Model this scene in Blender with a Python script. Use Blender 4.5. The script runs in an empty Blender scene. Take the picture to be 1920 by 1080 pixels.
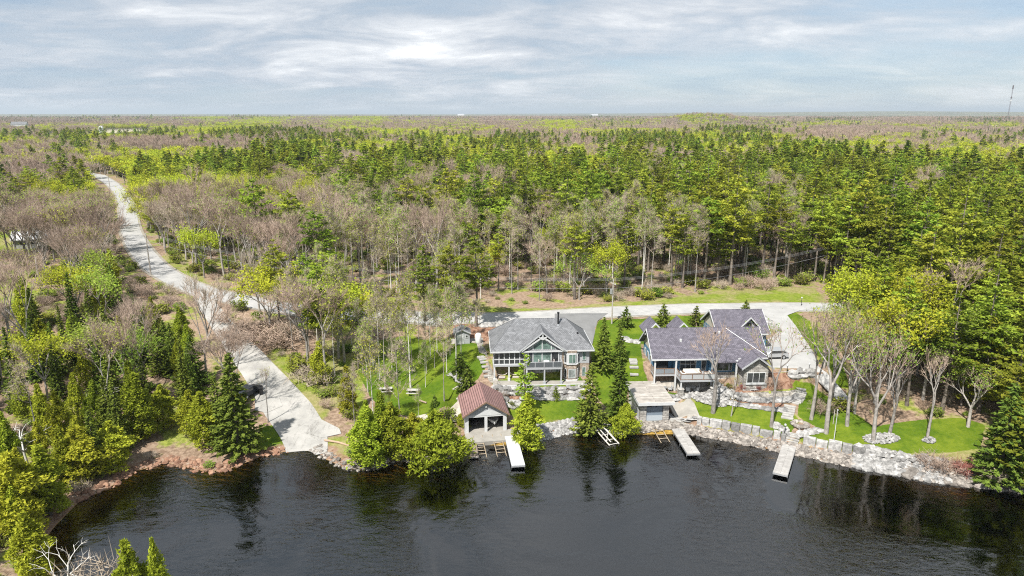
import bpy, bmesh, math, random
import numpy as np
from mathutils import Vector, Matrix
from mathutils.geometry import delaunay_2d_cdt
sc = bpy.context.scene
COL = sc.collection
R = math.radians
rng = np.random.default_rng(7)
random.seed(7)

# ------------------------------------------------------------------ camera
CAM_H = 45.0
FPX = 1280.0                                    # focal length in pixels of the 1920 wide photograph
TILT = math.atan(327 / FPX)
cd = bpy.data.cameras.new('camera'); cam = bpy.data.objects.new('camera', cd); COL.objects.link(cam)
cd.sensor_width = 36; cd.lens = 36 * FPX / 1920; cd.clip_start = 1; cd.clip_end = 90000
cam.location = (0, 0, CAM_H); cam.rotation_euler = (math.pi / 2 - TILT, 0, 0)
sc.camera = cam

# ------------------------------------------------------------------ light
SUN_EL = R(54)
SUN_AZ = math.atan2(-0.50, -0.87)               # x, y of the direction towards the sun
w = bpy.data.worlds.new('World'); sc.world = w; w.use_nodes = True
nt = w.node_tree; N = nt.nodes; L = nt.links; N.clear()
sky = N.new('ShaderNodeTexSky'); sky.sky_type = 'NISHITA'; sky.sun_disc = False
sky.sun_elevation = SUN_EL; sky.sun_rotation = SUN_AZ; sky.air_density = 1.0; sky.dust_density = 0.4; sky.altitude = 200
bg1 = N.new('ShaderNodeBackground'); bg1.inputs[1].default_value = 0.10
L.new(sky.outputs[0], bg1.inputs[0])
tc = N.new('ShaderNodeTexCoord'); sep = N.new('ShaderNodeSeparateXYZ'); L.new(tc.outputs['Generated'], sep.inputs[0])
def wm(op, a, b=None, clamp=False):
    n = N.new('ShaderNodeMath'); n.operation = op; n.use_clamp = clamp
    for i, v in enumerate((a, b)):
        if v is None: continue
        if isinstance(v, (int, float)): n.inputs[i].default_value = v
        else: L.new(v, n.inputs[i])
    return n.outputs[0]
zc = wm('MAXIMUM', sep.outputs[2], 0.0)
den = wm('ADD', zc, 0.16)
cu = wm('DIVIDE', sep.outputs[0], den); cv = wm('DIVIDE', sep.outputs[1], den)
comb = N.new('ShaderNodeCombineXYZ'); L.new(wm('MULTIPLY', cu, 0.75), comb.inputs[0]); L.new(wm('MULTIPLY', cv, 1.0), comb.inputs[1])
def wnoise(scale, detail, rough, off, dist=0.0):
    mp = N.new('ShaderNodeMapping'); mp.inputs['Location'].default_value = off; L.new(comb.outputs[0], mp.inputs[0])
    n = N.new('ShaderNodeTexNoise'); n.inputs['Scale'].default_value = scale; n.inputs['Detail'].default_value = detail
    n.inputs['Roughness'].default_value = rough; n.inputs['Distortion'].default_value = dist
    L.new(mp.outputs[0], n.inputs['Vector']); return n.outputs[0]
def wramp(fac, stops):
    r = N.new('ShaderNodeValToRGB'); L.new(fac, r.inputs[0])
    e = r.color_ramp.elements
    while len(e) < len(stops): e.new(0.5)
    for k, (p, c) in enumerate(stops): e[k].position = p; e[k].color = (*c, 1)
    return r.outputs[0]
n1 = wnoise(0.55, 6, 0.55, (3.1, 1.7, 0), 0.2)
n2 = wnoise(2.1, 10, 0.62, (9.3, 4.2, 0), 0.35)
cov = wm('ADD', wm('MULTIPLY', n1, 0.7), wm('MULTIPLY', n2, 0.3))
# a clearer blue band low on the right of the picture, thicker cloud towards the left and overhead
cov = wm('ADD', cov, wm('MULTIPLY', sep.outputs[2], 0.55))
cov = wm('SUBTRACT', cov, wm('MULTIPLY', sep.outputs[0], 0.13))
mask = wramp(cov, [(0.42, (0.8,) * 3), (0.50, (.92,) * 3), (0.60, (1, 1, 1))])
ccol = wramp(wm('ADD', wm('MULTIPLY', n2, 0.55), wm('MULTIPLY', n1, 0.45)),
             [(0.34, (.20, .27, .36)), (0.42, (.255, .315, .385)), (0.48, (.305, .35, .405)), (0.54, (.39, .42, .46)), (0.60, (.50, .52, .545)), (0.68, (.72, .73, .75))])
bg2 = N.new('ShaderNodeBackground'); L.new(ccol, bg2.inputs[0]); bg2.inputs[1].default_value = 1.0
mx = N.new('ShaderNodeMixShader'); L.new(mask, mx.inputs[0]); L.new(bg1.outputs[0], mx.inputs[1]); L.new(bg2.outputs[0], mx.inputs[2])
wo = N.new('ShaderNodeOutputWorld'); L.new(mx.outputs[0], wo.inputs[0])
sd = bpy.data.lights.new('sun', 'SUN'); sun = bpy.data.objects.new('sun', sd); COL.objects.link(sun)
sd.energy = 4.3; sd.angle = R(1.2); sd.color = (1.0, .96, .88)
sdir = Vector((math.cos(SUN_EL) * math.sin(SUN_AZ), math.cos(SUN_EL) * math.cos(SUN_AZ), math.sin(SUN_EL)))
sdir = Vector((math.cos(SUN_EL) * -0.50, math.cos(SUN_EL) * -0.866, math.sin(SUN_EL)))
sky.sun_rotation = math.atan2(sdir.x, sdir.y)
sun.rotation_euler = sdir.to_track_quat('Z', 'Y').to_euler()
sc.view_settings.view_transform = 'Standard'; sc.view_settings.look = 'None'
sc.view_settings.exposure = 0.82; sc.view_settings.gamma = 1
sc.cycles.max_bounces = 6; sc.cycles.diffuse_bounces = 2; sc.cycles.glossy_bounces = 3
sc.cycles.transmission_bounces = 3; sc.cycles.transparent_max_bounces = 8; sc.cycles.volume_bounces = 0
sc.cycles.caustics_reflective = False; sc.cycles.caustics_refractive = False
sc.cycles.sample_clamp_indirect = 6
sc.cycles.use_denoising = False; sc.cycles.pixel_filter_type = 'BLACKMAN_HARRIS'; sc.cycles.filter_width = 1.1

# ------------------------------------------------------------------ helpers
CT, ST = math.cos(TILT), math.sin(TILT)
def ray(px, py):
    v = (py - 540) / FPX
    return np.array(((px - 960) / FPX, CT - v * ST, -ST - v * CT))
def U(px, py, z=0.0):
    d = ray(px, py); t = (z - CAM_H) / d[2]; return (d[0] * t, d[1] * t)
def to_px(x, y, z):
    dz = z - CAM_H; dep = y * CT - dz * ST; up = y * ST + dz * CT
    dep = np.maximum(dep, 1.0)
    return 960 + FPX * x / dep, 540 - FPX * up / dep
def vnoise(x, y, s=0):
    xi = np.floor(x).astype(np.int64); yi = np.floor(y).astype(np.int64); fx = x - xi; fy = y - yi
    def hsh(a, b):
        n = (a * 374761393 + b * 668265263 + s * 1442695041) & 0xffffffff
        n = ((n ^ (n >> 13)) * 1274126177) & 0xffffffff
        return ((n ^ (n >> 16)) & 0xffff) / 65535.0
    u = fx * fx * (3 - 2 * fx); v = fy * fy * (3 - 2 * fy)
    return (hsh(xi, yi) * (1 - u) + hsh(xi + 1, yi) * u) * (1 - v) + (hsh(xi, yi + 1) * (1 - u) + hsh(xi + 1, yi + 1) * u) * v
def fbm(x, y, s=0, o=3):
    t = 0; a = 0.5; n = 0
    for k in range(o): t = t + a * vnoise(x * 2 ** k, y * 2 ** k, s + k); n += a; a *= .5
    return t / n
def spline(P, step=1.0, closed=False):
    P = [np.array(p, float) for p in P]; out = []
    n = len(P)
    for i in range(n - (0 if closed else 1)):
        if closed: a, b, c, d = P[i - 1], P[i], P[(i + 1) % n], P[(i + 2) % n]
        else: a, b, c, d = P[max(i - 1, 0)], P[i], P[i + 1], P[min(i + 2, n - 1)]
        m = max(1, int(np.linalg.norm(c - b) / step))
        for k in range(m):
            t = k / m
            out.append(.5 * ((2 * b) + (c - a) * t + (2 * a - 5 * b + 4 * c - d) * t * t + (3 * b - a - 3 * c + d) * t ** 3))
    if not closed: out.append(P[-1])
    return np.array(out)
def seg_dist(x, y, P, closed=False):
    best = np.full(x.shape, 1e12)
    n = len(P)
    for i in range(n if closed else n - 1):
        a = P[i]; b = P[(i + 1) % n]; dx, dy = b[0] - a[0], b[1] - a[1]; q = dx * dx + dy * dy
        if q < 1e-9: continue
        t = np.clip(((x - a[0]) * dx + (y - a[1]) * dy) / q, 0, 1)
        best = np.minimum(best, (x - a[0] - t * dx) ** 2 + (y - a[1] - t * dy) ** 2)
    return np.sqrt(best)
def inside(x, y, P):
    r = np.zeros(x.shape, bool); n = len(P)
    for i in range(n):
        a = P[i]; b = P[(i + 1) % n]
        if a[1] == b[1]: continue
        c = ((a[1] > y) != (b[1] > y)) & (x < (b[0] - a[0]) * (y - a[1]) / (b[1] - a[1]) + a[0])
        r ^= c
    return r
def sdf(x, y, P):
    d = seg_dist(x, y, P, True); return np.where(inside(x, y, P), d, -d)

# ------------------------------------------------------------------ shoreline and terrain height
shore_px = [(700, 1330), (520, 1230), (300, 1190), (150, 1130), (95, 1075), (75, 1040), (105, 985), (150, 940), (205, 915), (250, 885),
            (310, 868), (385, 885), (430, 880), (490, 856), (540, 846), (585, 842), (612, 862), (650, 880), (700, 880), (745, 862), (800, 864), (850, 852),
            (872, 828), (905, 822), (950, 824), (1000, 828), (1050, 815), (1100, 806), (1150, 812), (1200, 812), (1265, 808), (1300, 814),
            (1400, 833), (1468, 848), (1500, 853), (1560, 866), (1640, 882), (1700, 893), (1780, 906), (1860, 914), (1940, 922), (2100, 935), (2500, 945)]
shore_w = spline([U(a, b) for a, b in shore_px], 2.5)
land_poly = [tuple(p) for p in shore_w] + [(700, 80), (60000, 80), (60000, 60000), (-60000, 60000), (-60000, -3000), (-20, -3000), (-22, -20)]
def shore_d(x, y):
    x = np.asarray(x, float); y = np.asarray(y, float)
    d = seg_dist(x, y, shore_w)
    ins = inside(x, y, land_poly)
    return np.where(ins, d, -d)
def smooth(a, b, v):
    t = np.clip((v - a) / (b - a), 0, 1); return t * t * (3 - 2 * t)
PADS = [(-4.2, 93.0, 4.6, 5.0, .45, 2.0), (21.0, 96.2, 3.6, 4.6, .65, 1.6), (27, 99.6, 6.5, 2.2, 2.75, 1.5), (35.5, 99.3, 4.2, 1.8, 3.7, 1.5),
        (4.8, 102.0, 8.0, 1.6, 3.5, 1.5), (4.8, 109.0, 9.0, 3.0, 6.2, 4.0), (30, 107.5, 10.5, 4.0, 6.3, 4), (45, 108, 5, 8, 6.4, 3)]
def hgt(x, y):
    x = np.asarray(x, float); y = np.asarray(y, float)
    d = shore_d(x, y)
    a = np.interp(d, [-80, -20, -6, -2, 0, 1.0, 2.4, 6, 10, 14, 22, 30, 45, 90, 200, 700], [-7, -4, -2.0, -.8, 0, .35, .9, 1.9, 2.8, 3.6, 5.3, 6.3, 7, 7.3, 8.5, 10])
    r = np.interp(d, [-80, -20, -6, -2, 0, 1.2, 2.3, 2.65, 4, 7, 10, 14, 22, 30, 45, 90, 200, 700], [-7, -4, -2.0, -.8, 0, .35, .6, 1.45, 1.6, 2.2, 2.9, 3.8, 5.4, 6.3, 7, 7.3, 8.5, 10])
    l = np.interp(d, [-80, -20, -6, -2, 0, 2, 6, 15, 30, 50, 90, 200, 700], [-7, -3.5, -1.2, -.35, 0, .22, .6, 1.8, 4.4, 6.6, 7.3, 8.5, 10])
    wl = 1 - smooth(-16, -8, x); wr = smooth(22, 25, x) * (1 - smooth(56, 64, x))
    z = a * (1 - wl) * (1 - wr) + l * wl + r * wr * (1 - wl)
    far = smooth(35, 80, d)
    z = z + far * (fbm(x / 24, y / 24, 3) - .5) * .9
    rr = np.hypot(x, y)
    z = z + smooth(260, 900, rr) * (fbm(x / 330, y / 330, 5) - .5) * 7
    def g(cx, cy, sx, sy, A): return A * np.exp(-((x - cx) / sx) ** 2 - ((y - cy) / sy) ** 2)
    z = z + g(560, 2050, 130, 260, 25) + g(900, 2600, 500, 200, 9) + g(1900, 2600, 400, 250, 8) + g(-900, 3300, 700, 250, 7)
    z = z + smooth(6500, 12000, rr) * (28 + 55 * fbm(x / 3800, y / 3000, 9)) * (.35 + .65 * smooth(-2000, 6000, x))
    for cx, cy, hx, hy, pz, bl in PADS:
        dd = np.hypot(np.maximum(np.abs(x - cx) - hx, 0), np.maximum(np.abs(y - cy) - hy, 0))
        wgt = 1 - smooth(0, bl, dd); z = z * (1 - wgt) + pz * wgt
    return z
def axis(lo, hi, f0, f1, step, grow, mx_):
    a = list(np.arange(f0, f1 + 1e-6, step)); s = step; v = f1
    while v < hi: s = min(s * grow, mx_); v += s; a.append(v)
    s = step; v = f0
    while v > lo: s = min(s * grow, mx_); v -= s; a.insert(0, v)
    return np.array(a)
GX = axis(-40000, 40000, -62, 78, .7, 1.045, 1500)
GY = axis(-1500, 45000, 74, 150, .6, 1.03, 1200)
GXX, GYY = np.meshgrid(GX, GY)
GZ = hgt(GXX, GYY)
def zg(x, y):
    x = np.asarray(x, float); y = np.asarray(y, float)
    i = np.clip(np.searchsorted(GX, x) - 1, 0, len(GX) - 2); j = np.clip(np.searchsorted(GY, y) - 1, 0, len(GY) - 2)
    u = (x - GX[i]) / (GX[i + 1] - GX[i]); v = (y - GY[j]) / (GY[j + 1] - GY[j])
    return (GZ[j, i] * (1 - u) + GZ[j, i + 1] * u) * (1 - v) + (GZ[j + 1, i] * (1 - u) + GZ[j + 1, i + 1] * u) * v
def G(px, py):
    """the point of the ground seen at a pixel of the photograph"""
    d = ray(px, py); t = 50.0
    while t < 9000:
        z = float(zg(d[0] * t, d[1] * t))
        if CAM_H + d[2] * t < max(z, 0): break
        t += max(.25, (CAM_H + d[2] * t - z) * .3)
    lo, hi = t - max(.5, t * .05), t
    for _ in range(20):
        m = (lo + hi) / 2
        if CAM_H + d[2] * m < max(float(zg(d[0] * m, d[1] * m)), 0): hi = m
        else: lo = m
    return (d[0] * hi, d[1] * hi)
def GZp(px, py, dz=0.0):
    x, y = G(px, py); return (x, y, float(zg(x, y)) + dz)

# ------------------------------------------------------------------ object helpers
def tag(o, label=None, cat=None, group=None, kind=None):
    if label: o['label'] = label
    if cat: o['category'] = cat
    if group: o['group'] = group
    if kind: o['kind'] = kind
    return o
def empty(name, loc=(0, 0, 0), rz=0.0, label=None, cat=None, group=None):
    o = bpy.data.objects.new(name, None); o.empty_display_size = .3; COL.objects.link(o)
    o.location = loc; o.rotation_euler = (0, 0, rz); return tag(o, label, cat, group)
def mesh_np(name, V, Fs, mats, mi=None, smooth_=False):
    """V (n,3); Fs list of index arrays with 3 or 4 columns"""
    me = bpy.data.meshes.new(name)
    V = np.asarray(V, np.float32); me.vertices.add(len(V)); me.vertices.foreach_set('co', V.ravel())
    Fs = [np.asarray(f, np.int32) for f in Fs if len(f)]
    nl = sum(f.size for f in Fs); nf = sum(len(f) for f in Fs)
    me.loops.add(nl); me.polygons.add(nf)
    me.loops.foreach_set('vertex_index', np.concatenate([f.ravel() for f in Fs]))
    tot = np.concatenate([np.full(len(f), f.shape[1], np.int32) for f in Fs])
    me.polygons.foreach_set('loop_start', np.concatenate([[0], np.cumsum(tot)[:-1]]).astype(np.int32))
    if mi is not None: me.polygons.foreach_set('material_index', np.asarray(mi, np.int32))
    for m in mats: me.materials.append(m)
    if smooth_: me.polygons.foreach_set('use_smooth', np.ones(nf, bool))
    me.update(calc_edges=True); return me
class MB:
    def __init__(s): s.v = []; s.f = []
    def add(s, V, F):
        b = len(s.v); s.v += [tuple(p) for p in V]; s.f += [tuple(i + b for i in f) for f in F]; return s
    def box(s, x0, x1, y0, y1, z0, z1, M=None):
        V = [Vector(p) for p in ((x0, y0, z0), (x1, y0, z0), (x1, y1, z0), (x0, y1, z0), (x0, y0, z1), (x1, y0, z1), (x1, y1, z1), (x0, y1, z1))]
        if M is not None: V = [M @ p for p in V]
        return s.add(V, [(3, 2, 1, 0), (4, 5, 6, 7), (0, 1, 5, 4), (1, 2, 6, 5), (2, 3, 7, 6), (3, 0, 4, 7)])
    def prism(s, pts, h, M=None):
        """closed outline pts extruded by vector h"""
        n = len(pts); h = Vector(h); A = [Vector(p) for p in pts]; B = [p + h for p in A]
        V = A + B
        if M is not None: V = [M @ p for p in V]
        return s.add(V, [tuple(range(n - 1, -1, -1)), tuple(range(n, 2 * n))] + [(i, (i + 1) % n, n + (i + 1) % n, n + i) for i in range(n)])
    def tube(s, pts, rad, k=8, cap=True):
        P = [Vector(p) for p in pts]; n = len(P); rads = rad if isinstance(rad, (list, tuple)) else [rad] * n
        V = []; F = []
        for i, p in enumerate(P):
            t = (P[min(i + 1, n - 1)] - P[max(i - 1, 0)]).normalized()
            a = t.orthogonal() if abs(t.z) < .95 else Vector((1, 0, 0)); a = (a - t * a.dot(t)).normalized()
            if abs(t.z) < .95: a = t.cross(Vector((0, 0, 1))).normalized()
            b = t.cross(a)
            for j in range(k):
                q = 2 * math.pi * j / k; V.append(p + (a * math.cos(q) + b * math.sin(q)) * rads[i])
        for i in range(n - 1):
            for j in range(k): F.append((i * k + j, i * k + (j + 1) % k, (i + 1) * k + (j + 1) % k, (i + 1) * k + j))
        if cap: F += [tuple(range(k - 1, -1, -1)), tuple(range((n - 1) * k, n * k))]
        return s.add(V, F)
    def slab(s, quad, t):
        """a roof plane: outline (any polygon) given thickness t downwards"""
        return s.prism(quad, (0, 0, -t))
    def rock(s, c, r, rg, spin=True):
        V = []; F = []
        ph = (1 + 5 ** .5) / 2
        ico = [(-1, ph, 0), (1, ph, 0), (-1, -ph, 0), (1, -ph, 0), (0, -1, ph), (0, 1, ph), (0, -1, -ph), (0, 1, -ph), (ph, 0, -1), (ph, 0, 1), (-ph, 0, -1), (-ph, 0, 1)]
        fc = [(0, 11, 5), (0, 5, 1), (0, 1, 7), (0, 7, 10), (0, 10, 11), (1, 5, 9), (5, 11, 4), (11, 10, 2), (10, 7, 6), (7, 1, 8), (3, 9, 4), (3, 4, 2), (3, 2, 6), (3, 6, 8), (3, 8, 9), (4, 9, 5), (2, 4, 11), (6, 2, 10), (8, 6, 7), (9, 8, 1)]
        a = rg.uniform(0, 6.28) if spin else 0; ca, sa = math.cos(a), math.sin(a)
        for x, y, z in ico:
            q = rg.uniform(.75, 1.15) / 1.9
            x *= q * r[0]; y *= q * r[1]; z *= q * r[2]
            V.append((c[0] + x * ca - y * sa, c[1] + x * sa + y * ca, c[2] + z))
        return s.add(V, fc)
    def mesh(s, name, mat, bevel=0, smooth_=False):
        me = bpy.data.meshes.new(name); me.from_pydata([tuple(p) for p in s.v], [], s.f)
        bm = bmesh.new(); bm.from_mesh(me)
        if bevel: bmesh.ops.bevel(bm, geom=bm.edges[:], offset=bevel, segments=1, affect='EDGES')
        bmesh.ops.recalc_face_normals(bm, faces=bm.faces)
        bm.to_mesh(me); bm.free()
        me.materials.append(mat)
        if smooth_: me.polygons.foreach_set('use_smooth', [True] * len(me.polygons))
        return me
    def build(s, name, mat, parent=None, bevel=0, label=None, smooth_=False):
        o = bpy.data.objects.new(name, s.mesh(name, mat, bevel, smooth_)); COL.objects.link(o)
        if parent is not None: o.parent = parent
        if label: o['label'] = label
        return o
def link_mesh(name, me, parent=None):
    o = bpy.data.objects.new(name, me); COL.objects.link(o)
    if parent is not None: o.parent = parent
    return o

# ------------------------------------------------------------------ materials
def mat(name, col=(.5, .5, .5), rough=.8, metal=0.0, var=None, vscale=1.0, spec=.3, bump=0.0, bscale=5.0, coords='Object', vdetail=4, stretch=None, rnd=0.0, island=0.0):
    m = bpy.data.materials.new(name); m.use_nodes = True; t = m.node_tree; b = t.nodes['Principled BSDF']
    b.inputs['Base Color'].default_value = (*col, 1); b.inputs['Roughness'].default_value = rough; b.inputs['Metallic'].default_value = metal
    b.inputs['Specular IOR Level'].default_value = spec
    co = t.nodes.new('ShaderNodeTexCoord').outputs[coords]
    if stretch:
        mp = t.nodes.new('ShaderNodeMapping'); mp.inputs['Scale'].default_value = stretch; t.links.new(co, mp.inputs[0]); co = mp.outputs[0]
    if var is not None:
        n = t.nodes.new('ShaderNodeTexNoise'); n.inputs['Scale'].default_value = vscale; n.inputs['Detail'].default_value = vdetail; n.inputs['Roughness'].default_value = .62
        t.links.new(co, n.inputs['Vector'])
        r = t.nodes.new('ShaderNodeValToRGB'); t.links.new(n.outputs[0], r.inputs[0])
        r.color_ramp.elements[0].position = .33; r.color_ramp.elements[1].position = .67
        r.color_ramp.elements[0].color = (*col, 1); r.color_ramp.elements[1].color = (*var, 1)
        out = r.outputs[0]
        if island:
            ge = t.nodes.new('ShaderNodeNewGeometry'); hi = t.nodes.new('ShaderNodeHueSaturation'); mi = t.nodes.new('ShaderNodeMapRange'); mi.inputs[3].default_value = 1 - island; mi.inputs[4].default_value = 1 + island
            t.links.new(ge.outputs['Random Per Island'], mi.inputs[0]); t.links.new(mi.outputs[0], hi.inputs['Value']); t.links.new(out, hi.inputs['Color']); out = hi.outputs[0]
        if rnd:
            oi = t.nodes.new('ShaderNodeObjectInfo'); hs = t.nodes.new('ShaderNodeHueSaturation'); mr = t.nodes.new('ShaderNodeMapRange')
            mr.inputs[3].default_value = 1 - rnd; mr.inputs[4].default_value = 1 + rnd
            t.links.new(oi.outputs['Random'], mr.inputs[0]); t.links.new(mr.outputs[0], hs.inputs['Value']); t.links.new(out, hs.inputs['Color']); out = hs.outputs[0]
        t.links.new(out, b.inputs['Base Color'])
    if bump:
        n = t.nodes.new('ShaderNodeTexNoise'); n.inputs['Scale'].default_value = bscale; n.inputs['Detail'].default_value = 3
        t.links.new(co, n.inputs['Vector'])
        bp = t.nodes.new('ShaderNodeBump'); bp.inputs['Strength'].default_value = bump; bp.inputs['Distance'].default_value = .1
        t.links.new(n.outputs[0], bp.inputs['Height']); t.links.new(bp.outputs[0], b.inputs['Normal'])
    return m
def tile_mat(name, c1, c2, mortar, sx, sy, rough=.85, plane='XZ', bump=.4, offset=.5, mort=.03, noise=.35):
    """bricks, stone courses, shingles or boards laid in object space; plane picks the two axes"""
    m = bpy.data.materials.new(name); m.use_nodes = True; t = m.node_tree; b = t.nodes['Principled BSDF']; n = t.nodes; l = t.links
    b.inputs['Roughness'].default_value = rough; b.inputs['Specular IOR Level'].default_value = .25
    tcn = n.new('ShaderNodeTexCoord'); sp = n.new('ShaderNodeSeparateXYZ'); l.new(tcn.outputs['Object'], sp.inputs[0])
    cb = n.new('ShaderNodeCombineXYZ')
    if plane == 'XZ':
        ad = n.new('ShaderNodeMath'); ad.operation = 'ADD'; l.new(sp.outputs[0], ad.inputs[0]); l.new(sp.outputs[1], ad.inputs[1])
        l.new(ad.outputs[0], cb.inputs[0]); l.new(sp.outputs[2], cb.inputs[1])
    elif plane == 'XY': l.new(sp.outputs[0], cb.inputs[0]); l.new(sp.outputs[1], cb.inputs[1])
    elif plane == 'YX': l.new(sp.outputs[1], cb.inputs[0]); l.new(sp.outputs[0], cb.inputs[1])
    br = n.new('ShaderNodeTexBrick'); l.new(cb.outputs[0], br.inputs['Vector'])
    br.inputs['Color1'].default_value = (*c1, 1); br.inputs['Color2'].default_value = (*c2, 1); br.inputs['Mortar'].default_value = (*mortar, 1)
    br.inputs['Scale'].default_value = 1; br.inputs['Brick Width'].default_value = sx; br.inputs['Row Height'].default_value = sy
    br.inputs['Mortar Size'].default_value = mort; br.inputs['Mortar Smooth'].default_value = .3; br.offset = offset; br.inputs['Bias'].default_value = 0
    no = n.new('ShaderNodeTexNoise'); no.inputs['Scale'].default_value = 1.3; no.inputs['Detail'].default_value = 6; l.new(tcn.outputs['Object'], no.inputs['Vector'])
    mr = n.new('ShaderNodeMapRange'); mr.inputs[1].default_value = .3; mr.inputs[2].default_value = .7; mr.inputs[3].default_value = 1 - noise; mr.inputs[4].default_value = 1 + noise; l.new(no.outputs[0], mr.inputs[0])
    mu = n.new('ShaderNodeVectorMath'); mu.operation = 'SCALE'; l.new(br.outputs[0], mu.inputs[0]); l.new(mr.outputs[0], mu.inputs['Scale'])
    l.new(mu.outputs[0], b.inputs['Base Color'])
    bp = n.new('ShaderNodeBump'); bp.invert = True; bp.inputs['Strength'].default_value = bump; bp.inputs['Distance'].default_value = .03
    l.new(br.outputs['Fac'], bp.inputs['Height']); l.new(bp.outputs[0], b.inputs['Normal'])
    return m
def leaf_mat(name, c1, c2, trans=.35, scale=.9, hue=.02, val=.22, tcol=None):
    m = bpy.data.materials.new(name); m.use_nodes = True; t = m.node_tree; n = t.nodes; l = t.links; n.clear()
    tcn = n.new('ShaderNodeTexCoord'); no = n.new('ShaderNodeTexNoise'); no.inputs['Scale'].default_value = scale; no.inputs['Detail'].default_value = 5; no.inputs['Roughness'].default_value = .7
    l.new(tcn.outputs['Object'], no.inputs['Vector'])
    r = n.new('ShaderNodeValToRGB'); r.color_ramp.elements[0].position = .36; r.color_ramp.elements[1].position = .64
    r.color_ramp.elements[0].color = (*c1, 1); r.color_ramp.elements[1].color = (*c2, 1); l.new(no.outputs[0], r.inputs[0])
    oi = n.new('ShaderNodeObjectInfo'); hs = n.new('ShaderNodeHueSaturation')
    a = n.new('ShaderNodeMapRange'); a.inputs[3].default_value = .5 - hue; a.inputs[4].default_value = .5 + hue; l.new(oi.outputs['Random'], a.inputs[0]); l.new(a.outputs[0], hs.inputs['Hue'])
    fr = n.new('ShaderNodeMath'); fr.operation = 'MULTIPLY'; fr.inputs[1].default_value = 7.31; l.new(oi.outputs['Random'], fr.inputs[0])
    f2 = n.new('ShaderNodeMath'); f2.operation = 'FRACT'; l.new(fr.outputs[0], f2.inputs[0])
    v = n.new('ShaderNodeMapRange'); v.inputs[3].default_value = 1 - val; v.inputs[4].default_value = 1 + val; l.new(f2.outputs[0], v.inputs[0]); l.new(v.outputs[0], hs.inputs['Value'])
    l.new(r.outputs[0], hs.inputs['Color'])
    di = n.new('ShaderNodeBsdfDiffuse'); l.new(hs.outputs[0], di.inputs[0])
    tr = n.new('ShaderNodeBsdfTranslucent'); l.new(hs.outputs[0], tr.inputs[0])
    ms = n.new('ShaderNodeMixShader'); ms.inputs[0].default_value = trans; l.new(di.outputs[0], ms.inputs[1]); l.new(tr.outputs[0], ms.inputs[2])
    o = n.new('ShaderNodeOutputMaterial'); l.new(ms.outputs[0], o.inputs[0]); return m

M = {}
M['pine'] = leaf_mat('pine needles', (.13, .18, .02), (.38, .44, .055), .42, .9, .028, .38)
M['spruce'] = leaf_mat('spruce needles', (.07, .11, .02), (.24, .30, .05), .28, 1.2, .018, .25)
M['cedar'] = leaf_mat('cedar foliage', (.18, .22, .018), (.48, .52, .055), .35, 1.3, .022, .28)
M['maple'] = leaf_mat('spring maple leaves', (.32, .38, .025), (.50, .53, .055), .35, .6, .015, .22)
M['lightleaf'] = leaf_mat('sparse spring leaves', (.24, .32, .04), (.42, .48, .09), .4, .6, .03, .2)
M['shrub'] = leaf_mat('shrub leaves', (.13, .18, .025), (.27, .33, .05), .3, 1.2, .03, .25)
M['bark'] = mat('dark bark', (.09, .072, .058), .95, var=(.22, .19, .165), vscale=1.5, rnd=.25)
M['greybark'] = mat('grey bark', (.20, .18, .165), .95, var=(.40, .37, .34), vscale=2.0, rnd=.25)
M['palebark'] = mat('pale birch bark', (.42, .40, .37), .9, var=(.68, .66, .61), vscale=3.0, rnd=.12)
M['twig'] = mat('brown twigs', (.29, .21, .165), .95, var=(.46, .36, .29), vscale=.5, rnd=.22)
M['greytwig'] = mat('grey twigs', (.33, .27, .21), .95, var=(.50, .42, .33), vscale=.5, rnd=.15)
M['deadwood'] = mat('bleached dead wood', (.55, .53, .49), .9, var=(.72, .70, .66), vscale=2.0)
M['redtwig'] = mat('reddish shrub twigs', (.22, .07, .06), .95, var=(.34, .14, .11), vscale=1.0)
#@@STAGE2
# ------------------------------------------------------------------ ground sheet
def W(pts): return [G(a, b) for a, b in pts]
LAWNS = [W(p) for p in [
    [(668, 660), (700, 640), (760, 630), (850, 634), (905, 645), (912, 690), (880, 720), (858, 748), (822, 768), (790, 780), (725, 775), (695, 745), (672, 700)],
    [(922, 712), (1090, 706), (1100, 724), (926, 727)],
    [(948, 752), (1085, 746), (1120, 760), (1118, 785), (1030, 800), (1000, 803), (975, 792), (950, 770)],
    [(1108, 645), (1122, 600), (1190, 598), (1200, 640), (1205, 690), (1222, 722), (1178, 722), (1150, 775), (1122, 750), (1108, 700)],
    [(1160, 600), (1330, 589), (1330, 645), (1195, 645)],
    [(1425, 590), (1440, 594), (1457, 622), (1440, 624), (1425, 605)],
    [(1474, 590), (1490, 585), (1530, 610), (1580, 680), (1592, 730), (1565, 722), (1512, 645)],
    [(1299, 757), (1306, 750), (1340, 750), (1400, 762), (1478, 772), (1500, 790), (1476, 822), (1400, 808), (1340, 795), (1308, 780)],
    [(1384, 739), (1490, 737), (1484, 749), (1400, 748)],
    [(1480, 712), (1525, 718), (1580, 760), (1640, 800), (1700, 790), (1800, 783), (1848, 796), (1838, 842), (1760, 850), (1700, 850), (1640, 848), (1560, 842), (1502, 826), (1500, 812), (1530, 800), (1495, 780), (1500, 740)],
    [(1237, 728), (1276, 739), (1270, 744), (1250, 743)],
    [(488, 800), (530, 795), (540, 835), (505, 846), (480, 850)],
    [(900, 600), (980, 600), (975, 612), (905, 614)],
]]
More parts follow.
